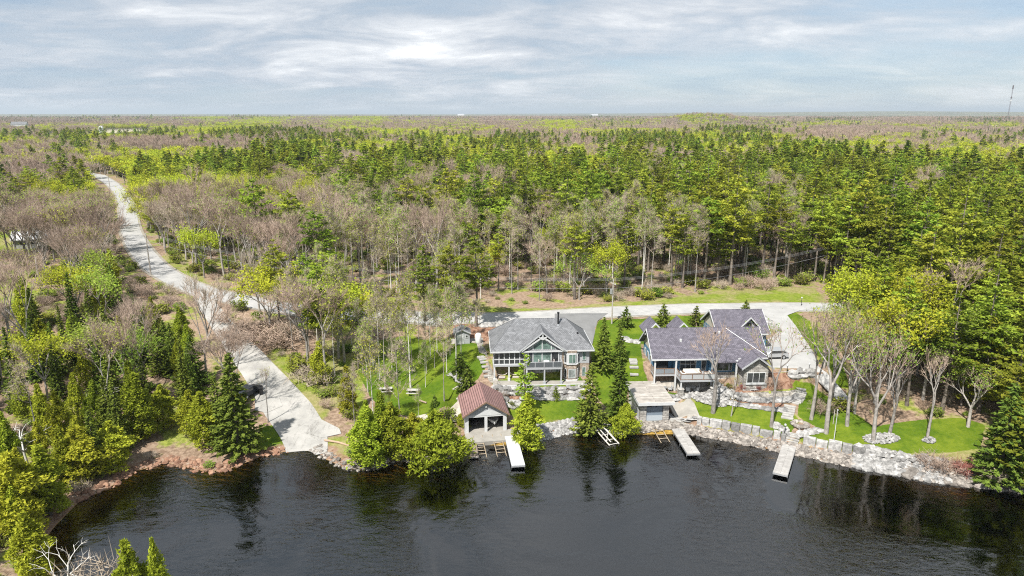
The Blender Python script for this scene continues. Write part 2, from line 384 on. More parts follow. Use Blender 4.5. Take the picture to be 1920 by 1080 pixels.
ROUGH = [W(p) for p in [
    [(900, 575), (1050, 578), (1200, 563), (1400, 543), (1525, 540), (1545, 552), (1540, 570), (1400, 573), (1200, 582), (1060, 589), (900, 590)],
    [(-60, 500), (30, 505), (80, 545), (60, 585), (-60, 590)], [(-60, 425), (60, 430), (70, 470), (-60, 475)],
    [(595, 822), (650, 815), (660, 838), (615, 850), (600, 838)], [(430, 850), (500, 835), (540, 838), (510, 850), (440, 872)],
    [(1680, 800), (1800, 785), (1850, 800), (1840, 850), (1700, 858)], [(600, 640), (690, 640), (690, 770), (650, 780), (610, 740)],
    [(330, 460), (400, 540), (470, 556), (560, 566), (700, 575), (700, 590), (560, 580), (400, 560), (300, 500)], [(490, 660), (600, 790), (620, 780), (600, 700), (520, 640)]]]
MULCH = [W(p) for p in [[(1345, 722), (1500, 700), (1500, 725), (1385, 738), (1345, 735)], [(1385, 750), (1470, 756), (1475, 768), (1400, 760), (1370, 748)],
                        [(930, 738), (1095, 732), (1100, 748), (935, 752)], [(900, 595), (850, 600), (850, 640), (915, 640), (935, 615)]]]
near = (GYY > 20) & (GYY < 420) & (np.abs(GXX) < 330)
def region(polys):
    out = np.full(GXX.shape, -9.0)
    xs, ys = GXX[near], GYY[near]; v = np.full(xs.shape, -9.0)
    for p in polys: v = np.maximum(v, sdf(xs, ys, p))
    out[near] = np.clip(v, -9, 9); return out
A_lawn = region(LAWNS); A_rough = region(ROUGH); A_mulch = region(MULCH)
A_shore = np.clip(shore_d(GXX, GYY), -60, 60)
ny, nx = GXX.shape
idx = np.arange(nx * ny).reshape(ny, nx)
F = np.stack([idx[:-1, :-1], idx[:-1, 1:], idx[1:, 1:], idx[1:, :-1]], -1).reshape(-1, 4)
V = np.stack([GXX, GYY, GZ], -1).reshape(-1, 3)

class NT:
    """small wrapper for writing node graphs"""
    def __init__(s, name):
        s.m = bpy.data.materials.new(name); s.m.use_nodes = True; s.t = s.m.node_tree; s.n = s.t.nodes; s.l = s.t.links
        s.b = s.n['Principled BSDF']; s.tc = s.n.new('ShaderNodeTexCoord'); s.obj = s.tc.outputs['Object']
    def attr(s, name): a = s.n.new('ShaderNodeAttribute'); a.attribute_name = name; return a.outputs['Fac']
    def sc(s, v, scale):
        mp = s.n.new('ShaderNodeMapping'); mp.inputs['Scale'].default_value = scale; s.l.new(v, mp.inputs[0]); return mp.outputs[0]
    def noise(s, scale, detail=4, rough=.6, v=None, dist=0):
        n = s.n.new('ShaderNodeTexNoise'); n.inputs['Scale'].default_value = scale; n.inputs['Detail'].default_value = detail; n.inputs['Roughness'].default_value = rough; n.inputs['Distortion'].default_value = dist
        s.l.new(v or s.obj, n.inputs['Vector']); return n.outputs[0]
    def math(s, op, a, b=0.0, clamp=False):
        n = s.n.new('ShaderNodeMath'); n.operation = op; n.use_clamp = clamp
        for i, x in enumerate((a, b)):
            if isinstance(x, (int, float)): n.inputs[i].default_value = x
            else: s.l.new(x, n.inputs[i])
        return n.outputs[0]
    def ss(s, x, a, b):
        n = s.n.new('ShaderNodeMapRange'); n.interpolation_type = 'SMOOTHSTEP'; s.l.new(x, n.inputs[0]); n.inputs[1].default_value = a; n.inputs[2].default_value = b; return n.outputs[0]
    def ramp(s, f, stops):
        r = s.n.new('ShaderNodeValToRGB'); s.l.new(f, r.inputs[0]); e = r.color_ramp.elements
        while len(e) < len(stops): e.new(.5)
        for k, (p, c) in enumerate(stops): e[k].position = p; e[k].color = (*c, 1)
        return r.outputs[0]
    def mix(s, f, a, b):
        n = s.n.new('ShaderNodeMix'); n.data_type = 'RGBA'
        if isinstance(f, (int, float)): n.inputs[0].default_value = f
        else: s.l.new(f, n.inputs[0])
        for i, x in ((6, a), (7, b)):
            if isinstance(x, tuple): n.inputs[i].default_value = (*x, 1)
            else: s.l.new(x, n.inputs[i])
        return n.outputs[2]
    def bump(s, h, strength, dist=.1):
        bp = s.n.new('ShaderNodeBump'); bp.inputs['Strength'].default_value = strength; bp.inputs['Distance'].default_value = dist
        s.l.new(h, bp.inputs['Height']); s.l.new(bp.outputs[0], s.b.inputs['Normal'])
    def out(s, c, rough=.9, spec=.15):
        s.l.new(c, s.b.inputs['Base Color']); s.b.inputs['Roughness'].default_value = rough; s.b.inputs['Specular IOR Level'].default_value = spec; return s.m
g = NT('ground cover')
fine = g.noise(1.6, 6, .75); mid = g.noise(.16, 5, .65); big = g.noise(.02, 4, .6); wob = g.noise(.9, 3, .6)
litter = g.mix(g.ss(fine, .35, .65), g.mix(g.ss(big, .4, .6), (.17, .115, .08), (.23, .16, .11)), (.36, .265, .195))
under = g.mix(g.ss(fine, .35, .65), (.12, .15, .025), (.30, .33, .07))
base = g.mix(g.ss(mid, .50, .60), litter, under)
rough = g.mix(g.ss(mid, .42, .6), g.mix(g.ss(fine, .35, .65), (.13, .18, .02), (.23, .28, .04)), g.mix(g.ss(fine, .3, .7), (.20, .20, .06), (.34, .29, .15)))
lawn = g.mix(g.ss(mid, .40, .62), g.mix(g.ss(fine, .3, .7), (.055, .105, .008), (.09, .15, .010)), g.mix(g.ss(fine, .3, .7), (.11, .165, .012), (.165, .21, .02)))
mulch = g.mix(g.ss(fine, .4, .6), (.17, .085, .055), (.33, .21, .15))
def edge(name, amp=.5):
    return g.ss(g.math('ADD', g.attr(name), g.math('MULTIPLY', g.math('SUBTRACT', wob, .5), amp)), -.06, .06)
c = g.mix(g.ss(g.math('ADD', g.attr('rough_grass'), g.math('MULTIPLY', g.math('SUBTRACT', mid, .5), 9)), -.8, .8), base, rough)
c = g.mix(edge('mulch'), c, mulch)
c = g.mix(edge('lawn'), c, lawn)
# woods far away: patches of bare, budding and evergreen canopy, a few pale fields
v2 = g.sc(g.obj, (.0035, .0016, 1)); pn = g.noise(1, 5, .6, v2); pn2 = g.noise(2.7, 5, .65, v2)
canopy = g.ramp(pn, [(.30, (.035, .06, .03)), (.42, (.075, .10, .035)), (.47, (.19, .155, .12)), (.55, (.22, .19, .13)), (.60, (.24, .27, .06)), (.68, (.15, .12, .09)), (.74, (.42, .38, .30))])
canopy = g.mix(g.math('MULTIPLY', g.ss(pn2, .45, .6), .6), canopy, (.05, .075, .035))
c = g.mix(g.attr('canopy'), c, canopy)
# the strip of stones and silt along the water, and the bed of the lake
sh = g.attr('shore')
peb = g.ramp(g.noise(2.2, 5, .7), [(.3, (.10, .055, .035)), (.45, (.27, .16, .11)), (.58, (.32, .23, .17)), (.7, (.42, .37, .31))])
c = g.mix(g.ss(g.math('ADD', sh, g.math('MULTIPLY', g.math('SUBTRACT', g.noise(.35, 4), .5), 4.5)), 2.6, 1.4), c, peb)
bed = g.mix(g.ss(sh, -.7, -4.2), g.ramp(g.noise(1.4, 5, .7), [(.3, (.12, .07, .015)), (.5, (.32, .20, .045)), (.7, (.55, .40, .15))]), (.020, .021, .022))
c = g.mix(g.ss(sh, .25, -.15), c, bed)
g.bump(g.math('ADD', fine, g.math('MULTIPLY', mid, .4)), .6, .35)
ground_mat = g.out(c, .95, .1)
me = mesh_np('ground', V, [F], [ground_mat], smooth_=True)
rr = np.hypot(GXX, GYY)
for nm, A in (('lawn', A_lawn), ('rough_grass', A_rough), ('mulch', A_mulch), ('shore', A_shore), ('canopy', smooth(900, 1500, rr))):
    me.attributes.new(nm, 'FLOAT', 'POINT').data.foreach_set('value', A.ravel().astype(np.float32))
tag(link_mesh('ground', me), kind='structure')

# water: a clear tinted surface over the lake bed
wm_ = NT('lake water'); wm_.n.remove(wm_.b)
n1_ = wm_.noise(1.0, 4, .6, wm_.sc(wm_.obj, (.9, 1.7, 1)), .8); n2_ = wm_.noise(.28, 3, .55, wm_.sc(wm_.obj, (.8, 1.3, 1)), 1.0)
wv_ = wm_.noise(.05, 3, .5, None, 1.5); hgt_ = wm_.math('MULTIPLY', wm_.math('ADD', n1_, wm_.math('MULTIPLY', n2_, 1.5)), wm_.math('ADD', .1, wm_.math('MULTIPLY', wm_.ss(wv_, .35, .68), 1.7)))
bp = wm_.n.new('ShaderNodeBump'); bp.inputs['Strength'].default_value = .26; bp.inputs['Distance'].default_value = .22; wm_.l.new(hgt_, bp.inputs['Height'])
gl = wm_.n.new('ShaderNodeBsdfGlossy'); gl.inputs['Roughness'].default_value = .04; gl.inputs[0].default_value = (1, 1, 1, 1); wm_.l.new(bp.outputs[0], gl.inputs['Normal'])
tr = wm_.n.new('ShaderNodeBsdfTransparent'); tr.inputs[0].default_value = (.62, .55, .38, 1)
fr = wm_.n.new('ShaderNodeFresnel'); fr.inputs[0].default_value = 2.0; wm_.l.new(bp.outputs[0], fr.inputs['Normal'])
ms = wm_.n.new('ShaderNodeMixShader'); wm_.l.new(fr.outputs[0], ms.inputs[0]); wm_.l.new(tr.outputs[0], ms.inputs[1]); wm_.l.new(gl.outputs[0], ms.inputs[2])
wm_.l.new(ms.outputs[0], wm_.n['Material Output'].inputs[0])
wp = [(-20, -1400, 0), (1500, -1400, 0), (1500, 79, 0), (700, 92, 0), (400, 120, 0), (60, 130, 0), (-20, 130, 0), (-90, 120, 0), (-90, 30, 0), (-30, -20, 0)]
MBw = MB(); MBw.add(wp, [tuple(range(len(wp)))])
tag(MBw.build('water', wm_.m), kind='structure')

# ------------------------------------------------------------------ roads and paved areas
def drape(name, wpts, m, dz, step=1.2, label=None, thick=0):
    pts = [Vector(p) for p in wpts]; n = len(pts)
    xs = [p.x for p in pts]; ys = [p.y for p in pts]
    gx, gy = np.meshgrid(np.arange(min(xs), max(xs), step), np.arange(min(ys), max(ys), step))
    d = sdf(gx, gy, wpts); keep = d > step * .45
    pts += [Vector((float(a), float(b))) for a, b in zip(gx[keep], gy[keep])]
    vo, _, fo, _, _, _ = delaunay_2d_cdt(pts, [], [list(range(n))], 1, 1e-4)
    X = np.array([v.x for v in vo]); Y = np.array([v.y for v in vo]); Z = zg(X, Y) + dz
    me = bpy.data.meshes.new(name); me.from_pydata([(a, b, c_) for a, b, c_ in zip(X.tolist(), Y.tolist(), Z.tolist())], [], [list(f) for f in fo])
    bm = bmesh.new(); bm.from_mesh(me); bmesh.ops.recalc_face_normals(bm, faces=bm.faces)
    if bm.faces and sum(f.normal.z for f in bm.faces) < 0: bmesh.ops.reverse_faces(bm, faces=bm.faces)
    if thick:
        ed = [e for e in bm.edges if e.is_boundary]
        r_ = bmesh.ops.extrude_edge_only(bm, edges=ed); 
        for v in r_['geom']:
            if isinstance(v, bmesh.types.BMVert): v.co.z -= thick
        bmesh.ops.recalc_face_normals(bm, faces=bm.faces)
    bm.to_mesh(me); bm.free(); me.materials.append(m)
    o = link_mesh(name, me); tag(o, kind='structure'); return o
def strip(name, line, width, m, dz, kind='structure', off=0.0, cross=6):
    P = np.array(line); Tn = np.gradient(P, axis=0); Tn /= np.linalg.norm(Tn, axis=1)[:, None] + 1e-9; Nn = np.stack([Tn[:, 1], -Tn[:, 0]], 1)
    wd = np.asarray(width, float) * np.ones(len(P)); V = []
    for j in range(cross + 1):
        q = P + Nn * ((j / cross - .5) * wd + off)[:, None]; r_ = np.hypot(q[:, 0], q[:, 1])
        V.append(np.stack([q[:, 0], q[:, 1], zg(q[:, 0], q[:, 1]) + dz + np.maximum(r_ - 150, 0) * .0012], 1))
    V = np.stack(V, 1); n = len(P); ii = np.arange(n * (cross + 1)).reshape(n, cross + 1)
    F = np.stack([ii[:-1, :-1], ii[:-1, 1:], ii[1:, 1:], ii[1:, :-1]], -1).reshape(-1, 4)
    o = link_mesh(name, mesh_np(name, V.reshape(-1, 3), [F], [m], smooth_=True)); tag(o, kind=kind); return o
r = NT('worn pale asphalt')
c = r.ramp(r.noise(.35, 6, .7), [(.3, (.30, .30, .30)), (.5, (.38, .375, .37)), (.7, (.45, .44, .43))])
c = r.mix(r.math('MULTIPLY', r.ss(r.noise(2.5, 6, .8), .5, .75), .35), c, (.22, .21, .20))
r.bump(r.noise(12, 3), .2, .02); asphalt = r.out(c, .9, .2)
r = NT('cracked ramp surface')
c = r.ramp(r.noise(.3, 6, .7), [(.3, (.28, .27, .26)), (.5, (.37, .36, .34)), (.7, (.45, .43, .41))])
c = r.mix(r.math('MULTIPLY', r.ss(r.noise(.5, 6, .75, r.sc(r.obj, (2.2, .5, 1))), .52, .66), .5), c, (.15, .14, .13))
vo_ = r.n.new('ShaderNodeTexVoronoi'); vo_.feature = 'DISTANCE_TO_EDGE'; vo_.inputs['Scale'].default_value = .22; _vm = r.n.new('ShaderNodeVectorMath'); _vm.operation = 'ADD'; _nn = r.n.new('ShaderNodeTexNoise'); _nn.inputs['Scale'].default_value = .4; _s = r.n.new('ShaderNodeVectorMath'); _s.operation = 'SCALE'; _s.inputs['Scale'].default_value = 5; r.l.new(r.obj, _nn.inputs['Vector']); r.l.new(_nn.outputs['Color'], _s.inputs[0]); r.l.new(_s.outputs[0], _vm.inputs[0]); r.l.new(r.obj, _vm.inputs[1]); r.l.new(_vm.outputs[0], vo_.inputs['Vector'])
c = r.mix(r.math('MULTIPLY', r.ss(vo_.outputs['Distance'], .012, .0), .3), c, (.09, .085, .08))
ramp_mat = r.out(c, .9, .2)
shoulder = mat('gravel shoulder', (.24, .215, .18), .95, var=(.36, .33, .28), vscale=1.5)
concrete = mat('pale concrete', (.27, .255, .23), .85, var=(.36, .34, .31), vscale=.8, bump=.1)
drive_mat = mat('driveway surface', (.34, .335, .33), .9, var=(.41, .405, .40), vscale=.4)
drive_dark = mat('grey driveway asphalt', (.17, .17, .172), .9, var=(.215, .215, .215), vscale=.5)
road_px = [(193, 335), (215, 350), (232, 372), (240, 400), (243, 425), (252, 450), (280, 490), (325, 522), (380, 546), (440, 560), (510, 574), (600, 585), (700, 593), (800, 597), (900, 597), (1000, 594), (1100, 588), (1200, 583), (1300, 579), (1400, 577), (1500, 576), (1620, 578), (1800, 582), (2050, 588)]
road_w = spline([G(*p) for p in road_px], 2.0)
d0 = road_w[0] - road_w[3]; d0 /= np.linalg.norm(d0); road_w = np.vstack([road_w[0] + d0 * 40 + np.array([-12, 4]), road_w[0] + d0 * 18, road_w])
strip('road_shoulder', road_w, 7.0, shoulder, .05)
strip('road', road_w, 5.6, asphalt, .09)
paint = mat('worn road paint', (.62, .60, .55), .8)
ramp_px = [(375, 548), (395, 580), (425, 620), (462, 665), (502, 715), (535, 760), (565, 805), (575, 835), (578, 862)]
ramp_w = spline([G(*p) for p in ramp_px[:-2]] + [U(575, 835, .1), U(576, 855, 0)], 1.5)
tt = np.linspace(0, 1, len(ramp_w)); ramp_wd = np.interp(tt, [0, .3, .6, .8, .9, 1], [3.4, 3.9, 5.4, 7.0, 6.4, 5.2])
strip('boat_ramp', ramp_w, ramp_wd, ramp_mat, .07, cross=8)
drape('ramp_apron', W([(560, 790), (600, 786), (636, 804), (640, 814), (604, 822), (570, 812)]), ramp_mat, .10)
drape('parking_pull_in', W([(478, 742), (520, 738), (530, 762), (500, 775), (478, 770)]), ramp_mat, .11)
drape('driveway', W([(1040, 589), (1140, 588), (1120, 603), (1112, 640), (1108, 660), (1040, 640), (1040, 610)]), drive_dark, .12)
drape('driveway', W([(1395, 580), (1440, 580), (1545, 576), (1500, 583), (1476, 592), (1492, 612), (1516, 648), (1550, 700), (1596, 752), (1570, 752), (1530, 712), (1500, 698), (1440, 700), (1436, 640), (1457, 625), (1452, 606), (1434, 592)]), drive_mat, .12)
drape('beach_path', W([(742, 790), (800, 776), (842, 768), (866, 745), (872, 790), (800, 795), (748, 800)]), mat('gravel path', (.34, .31, .26), .95, var=(.50, .46, .40), vscale=1.2), .05)
stone_pave = tile_mat('flagstone paving', (.25, .23, .205), (.34, .315, .28), (.12, .11, .1), .9, .6, plane='XY')
drape('patio', W([(1248, 748), (1296, 742), (1303, 760), (1312, 782), (1296, 790), (1268, 786)]), concrete, .12, step=.9, thick=.3)
drape('patio', W([(1222, 716), (1340, 712), (1335, 742), (1290, 742), (1272, 734), (1236, 726)]), stone_pave, .10, step=.9)
drape('path', W([(905, 640), (912, 660), (925, 700), (952, 740), (938, 745), (915, 712), (898, 660), (893, 642)]), stone_pave, .08, step=.8)
drape('path', W([(846, 636), (905, 634), (905, 642), (846, 646)]), concrete, .08, step=.8)
drape('path', W([(872, 715), (884, 724), (872, 745), (868, 762), (856, 750), (848, 730)]), stone_pave, .08, step=.8)
drape('path', W([(1345, 733), (1390, 748), (1480, 752), (1490, 742), (1495, 730), (1480, 733), (1385, 737), (1350, 726)]), stone_pave, .04, step=.8)
fpoly = [(d_ * math.tan(math.atan((p_ - 960) / FPX)) * CT, d_ * CT) for p_, d_ in ((185, 1120), (290, 1120), (290, 1720), (185, 1720))]
drape('field', fpoly, mat('pale stubble field', (.34, .30, .22), .95, var=(.42, .38, .28), vscale=.02), .5, step=60)
#@@STAGE3
# ------------------------------------------------------------------ tree meshes
def seg_mesh(P0, P1, R0, R1, k):
    P0, P1, R0, R1 = map(lambda a: np.asarray(a, float), (P0, P1, R0, R1))
    D = P1 - P0; D /= np.linalg.norm(D, axis=1)[:, None] + 1e-9
    A = np.cross(D, np.where(np.abs(D[:, 2:3]) < .9, [[0, 0, 1.]], [[1., 0, 0]])); A /= np.linalg.norm(A, axis=1)[:, None] + 1e-9
    B = np.cross(D, A); n = len(P0); th = np.arange(k) * 2 * np.pi / k
    c_, s_ = np.cos(th)[None, :, None], np.sin(th)[None, :, None]
    ring = A[:, None] * c_ + B[:, None] * s_
    V = np.concatenate([P0[:, None] + ring * R0[:, None, None], P1[:, None] + ring * R1[:, None, None]], 1)
    base = (np.arange(n) * 2 * k)[:, None]; j = np.arange(k); j2 = (j + 1) % k
    F = np.stack([base + j, base + j2, base + k + j2, base + k + j], -1).reshape(-1, 4)
    return V.reshape(-1, 3), F
def tris(C, size, rg, up=0.0, asp=1.0, axis_=None):
    """random leaf-cluster triangles at centres C; up in 0..1 turns them towards lying flat"""
    n = len(C); Nn = rg.normal(size=(n, 3)); Nn[:, 2] = np.abs(Nn[:, 2]) + up * 2.5; Nn /= np.linalg.norm(Nn, axis=1)[:, None]
    A = rg.normal(size=(n, 3)) if axis_ is None else axis_ + rg.normal(size=(n, 3)) * .25
    A -= Nn * (A * Nn).sum(1)[:, None]; A /= np.linalg.norm(A, axis=1)[:, None] + 1e-9; B = np.cross(Nn, A)
    size = (np.asarray(size) * np.ones(n))[:, None]
    V = np.stack([C + A * size * asp, C - A * size * .6 * asp + B * size * .75, C - A * size * .6 * asp - B * size * .75], 1)
    return V.reshape(-1, 3), np.arange(3 * n).reshape(-1, 3)
def thin(P, D, wd):
    """thin twig triangles from P along D"""
    S = np.cross(D, rng.normal(size=D.shape)); S /= np.linalg.norm(S, axis=1)[:, None] + 1e-9; S *= wd / 2
    V = np.stack([P - S, P + S, P + D], 1); return V.reshape(-1, 3), np.arange(3 * len(P)).reshape(-1, 3)
class Tree:
    def __init__(s): s.tr = []; s.cr = []      # trunk pieces, crown pieces: (V, F, material)
    def join(s, parts, name):
        off = 0; Vs = []; Fs3 = []; Fs4 = []; m3 = []; m4 = []; mats = []
        for V, F, m in parts:
            if m not in mats: mats.append(m)
            k = mats.index(m); Vs.append(V); F = F + off; off += len(V)
            if F.shape[1] == 3: Fs3.append(F); m3 += [k] * len(F)
            else: Fs4.append(F); m4 += [k] * len(F)
        Fs = ([np.concatenate(Fs3)] if Fs3 else []) + ([np.concatenate(Fs4)] if Fs4 else [])
        return mesh_np(name, np.concatenate(Vs), Fs, mats, mi=m3 + m4)
def grow(rg, p, d, L, r, depth, out, spread=.5, up=.25, nch=(2, 4), shrink=.72, seg=2):
    """recursive limbs; out collects (p0, p1, r0, r1, depth)"""
    q = p; dd = d / np.linalg.norm(d)
    for k in range(seg):
        dd = dd + rg.normal(size=3) * .12; dd /= np.linalg.norm(dd); q2 = q + dd * L / seg
        r1 = r * (1 - .28 * (k + 1) / seg); out.append((q, q2, r * (1 - .28 * k / seg), r1, depth)); q = q2
    if depth == 0: return
    n = rg.integers(nch[0], nch[1] + 1)
    a0 = rg.uniform(0, 6.28); A = np.cross(dd, [.3, .2, .9]); A /= np.linalg.norm(A); B = np.cross(dd, A)
    for k in range(n):
        an = a0 + k * 2 * np.pi / n + rg.normal() * .4; sp = spread * rg.uniform(.6, 1.3)
        nd = dd + (A * math.cos(an) + B * math.sin(an)) * sp; nd[2] += up; nd /= np.linalg.norm(nd)
        grow(rg, q - dd * L * rg.uniform(0, .25), nd, L * shrink * rg.uniform(.8, 1.15), r * rg.uniform(.5, .68), depth - 1, out, spread, up, nch, shrink, seg)
def split_limbs(T, segs, thick, bark, twigm, kt=6, kc=3):
    P0, P1, R0, R1, D = zip(*segs); P0, P1, R0, R1 = map(np.array, (P0, P1, R0, R1)); t = R0 > thick
    if t.any(): T.tr.append((*seg_mesh(P0[t], P1[t], R0[t], R1[t], kt), bark))
    if (~t).any(): T.cr.append((*seg_mesh(P0[~t], P1[~t], R0[~t], R1[~t], kc), twigm))
def trunk(T, H, r, rg, bark, lean=.02, k=7, top=.12, n=7):
    z = np.linspace(0, H, n); x = np.cumsum(rg.normal(0, lean, n)) * H / n; y = np.cumsum(rg.normal(0, lean, n)) * H / n; x -= x[0]; y -= y[0]
    P = np.stack([x, y, z], 1); rad = r * (1 - (1 - top) * (z / H) ** .9); rad[0] *= 1.35
    V, F = seg_mesh(P[:-1], P[1:], rad[:-1], rad[1:], k); T.tr.append((V, F, bark)); return P
def at_h(P, z): return np.array([np.interp(z, P[:, 2], P[:, 0]), np.interp(z, P[:, 2], P[:, 1]), z])
def pine(seed, H=18, lo=1.0, base=.36, wide=2.9, n_leaf=1.0, lm='pine'):
    rg = np.random.default_rng(seed); T = Tree(); P = trunk(T, H, .26, rg, M['bark'], .025)
    z = H * base; C = []; A_ = []; S = []
    while z < H * .985:
        f = (z / H - base) / (1 - base); prof = (math.sin(math.pi * min(1, f * .75 + .27)) ** .8) * (1 - f ** 3 * .75)
        nb = rg.integers(3, 6); a0 = rg.uniform(0, 6.28)
        for b in range(nb):
            if rg.random() < .12: continue
            an = a0 + b * 6.283 / nb + rg.normal() * .3; Lb = wide * prof * rg.uniform(.55, 1.25) + .35
            o = at_h(P, z); d = np.array([math.cos(an), math.sin(an), rg.uniform(.0, .35)]); tip = o + d * Lb; tip[2] -= .05 * Lb
            T.cr.append((*seg_mesh([o], [tip], [.05], [.015], 3), M['bark']))
            n = int(13 * n_leaf * Lb / lo) + 2
            t = rg.uniform(.22, 1.05, n) ** .8; lat = rg.normal(0, .26 * Lb / 2 + .10, n); per = np.array([-d[1], d[0], 0])
            C.append(o + (tip - o) * t[:, None] + per * lat[:, None] + np.array([0, 0, 1]) * (rg.normal(0, .12, n) + .06 * Lb * t ** 2)[:, None])
            A_.append(np.tile(d, (n, 1))); S.append(rg.uniform(.17, .36, n) * lo)
        z += rg.uniform(.5, .95) * (1 if lo < 1.5 else 1.3)
    C = np.concatenate(C); T.cr.append((*tris(C, np.concatenate(S), rg, .55, 1.25, np.concatenate(A_)), M[lm]))
    return T
def spruce(seed, H=11, lo=1.0, base=.05, wide=2.2, lm='spruce', power=.85, droop=.25, n_leaf=1.0):
    rg = np.random.default_rng(seed); T = Tree(); P = trunk(T, H, .16, rg, M['bark'], .012)
    C = []; A_ = []; S = []; z = H * base
    while z < H * .99:
        f = (z / H - base) / (1 - base); Lm = wide * (1 - f) ** power + .12
        nb = max(5, int(9 * (1 - f) + 4)); a0 = rg.uniform(0, 6.28)
        for b in range(nb):
            an = a0 + b * 6.283 / nb + rg.normal() * .25; Lb = Lm * rg.uniform(.68, 1.15)
            o = at_h(P, z + rg.uniform(-.15, .15)); d = np.array([math.cos(an), math.sin(an), 0.0]); n = int((9 * Lb + 3) * n_leaf / lo)
            t = rg.uniform(.15, 1.03, n) ** .75; per = np.array([-d[1], d[0], 0]); lat = rg.normal(0, .16, n) * (Lb * .5) * (1.2 - t)
            zz = -droop * Lb * t + .22 * Lb * t ** 3 + rg.normal(0, .05, n)
            C.append(o + d * (Lb * t)[:, None] + per * lat[:, None] + np.array([0, 0, 1]) * zz[:, None]); A_.append(np.tile(d + [0, 0, -.2], (n, 1))); S.append(rg.uniform(.12, .25, n) * lo)
        z += rg.uniform(.26, .44) * (1 if lo < 1.5 else 1.5)
    C = np.concatenate(C); T.cr.append((*tris(C, np.concatenate(S), rg, .35, 1.3, np.concatenate(A_)), M[lm])); return T
def cedar(seed, H=8.5, lo=1.0, wide=1.5, lm='cedar', base=.08):
    rg = np.random.default_rng(seed); T = Tree(); P = trunk(T, H, .13, rg, M['bark'], .02)
    n = int((7200 if lo < 1.5 else 4200) / lo ** 2); f = rg.random(n) ** .85; prof = np.sin(np.pi * np.clip(f * .74 + .25, 0, 1)) ** .75 * (1 - .25 * f)
    th = rg.uniform(0, 6.283, n); lob = 1 + .34 * np.sin(2 * th + f * 7 + seed) + .2 * np.sin(5 * th - f * 11) + .26 * np.sin(f * 21 + 2 * th + seed)
    rad = wide * prof * lob * rg.uniform(.45, 1.05, n) ** .45; zz = H * (base + (1 - base) * f)
    C = np.stack([rad * np.cos(th), rad * np.sin(th), zz], 1); C[:, :2] += np.stack([np.interp(zz, P[:, 2], P[:, 0]), np.interp(zz, P[:, 2], P[:, 1])], 1)
    C += rg.normal(0, .09, C.shape); sp2 = (np.sin(th * 2 + seed) > .2) & (f > .5); C[sp2, 2] -= (f[sp2] - .5) * H * .45; C[sp2, 0] *= 1.25; C[sp2, 1] *= 1.25
    ax = np.stack([np.cos(th) * .7, np.sin(th) * .7, np.full(n, .6)], 1)
    T.cr.append((*tris(C, rg.uniform(.07, .165, n) * (lo if lo < 1.5 else lo * 1.25), rg, .05, 1.4, ax), M[lm])); return T
def broadleaf(seed, H=13, lo=1.0, lm='maple', dens=1.0, bark='greybark', leaf=.24):
    rg = np.random.default_rng(seed); T = Tree(); segs = []
    hf = H * rg.uniform(.22, .32); r0 = .19
    segs.append((np.zeros(3), np.array([0, 0, hf]), r0 * 1.2, r0, 9)); n = rg.integers(3, 6)
    for k in range(n):
        an = k * 6.283 / n + rg.normal() * .3; grow(rg, np.array([0, 0, hf * rg.uniform(.85, 1)]), np.array([math.cos(an) * .55, math.sin(an) * .55, 1.]), H * .30, r0 * .6, 3 if lo < 1.5 else 2, segs, .5, .18)
    split_limbs(T, segs, .06, M[bark], M['twig'])
    E = np.array([s[1] for s in segs if s[4] <= 1]); m = int(3800 * dens / lo ** 2); ii = rg.integers(0, len(E), m)
    C = E[ii] + rg.normal(0, .62, (m, 3)); T.cr.append((*tris(C, rg.uniform(.5, 1.1, m) * leaf * lo, rg, .3, 1.0), M[lm]))
    return T
def bare(seed, H=14, lo=1.0, twig='twig', bark='greybark', dens=1.0, spread=.42, vase=.5, leafy=0.0, hf=.3, r0=.2):
    rg = np.random.default_rng(seed); T = Tree(); segs = []
    hf = H * hf * rg.uniform(.8, 1.2); q = np.array([rg.normal() * .15, rg.normal() * .15, hf * .5]); segs.append((np.zeros(3), q, r0 * 1.35, r0 * 1.05, 9)); top = np.array([q[0] * 1.5, q[1] * 1.2, hf]); segs.append((q, top, r0 * 1.05, r0 * .9, 9))
    n = rg.integers(2, 5)
    for k in range(n):
        an = k * 6.283 / n + rg.normal() * .4; grow(rg, top * [1, 1, rg.uniform(.88, 1)], np.array([math.cos(an) * vase, math.sin(an) * vase, 1.]), H * .27, r0 * .66, 4 if lo < 1.5 else 3, segs, spread, .13, (2, 3), .76)
    split_limbs(T, segs, .05, M[bark], M[twig], 6, 3)
    E = [(s[0], s[1]) for s in segs if s[4] <= 2]; m = int(2600 * dens / lo); ii = rg.integers(0, len(E), m)
    A = np.array([e[0] for e in E])[ii]; B = np.array([e[1] for e in E])[ii]; t = rg.random(m)[:, None]; Dm = (B - A); Dm /= np.linalg.norm(Dm, axis=1)[:, None]
    Dd = Dm + rg.normal(0, .55, (m, 3)); Dd[:, 2] += .15; Dd *= rg.uniform(.35, 1.1, m)[:, None]
    T.cr.append((*thin(A + (B - A) * t, Dd, .035 * lo), M[twig]))
    if leafy:
        k = int(1400 * leafy / lo ** 2); jj = rg.integers(0, m, k); C = (A + (B - A) * t + Dd)[jj] + rg.normal(0, .12, (k, 3)); T.cr.append((*tris(C, rg.uniform(.09, .2, k) * lo, rg, .2, 1.0), M['lightleaf']))
    return T
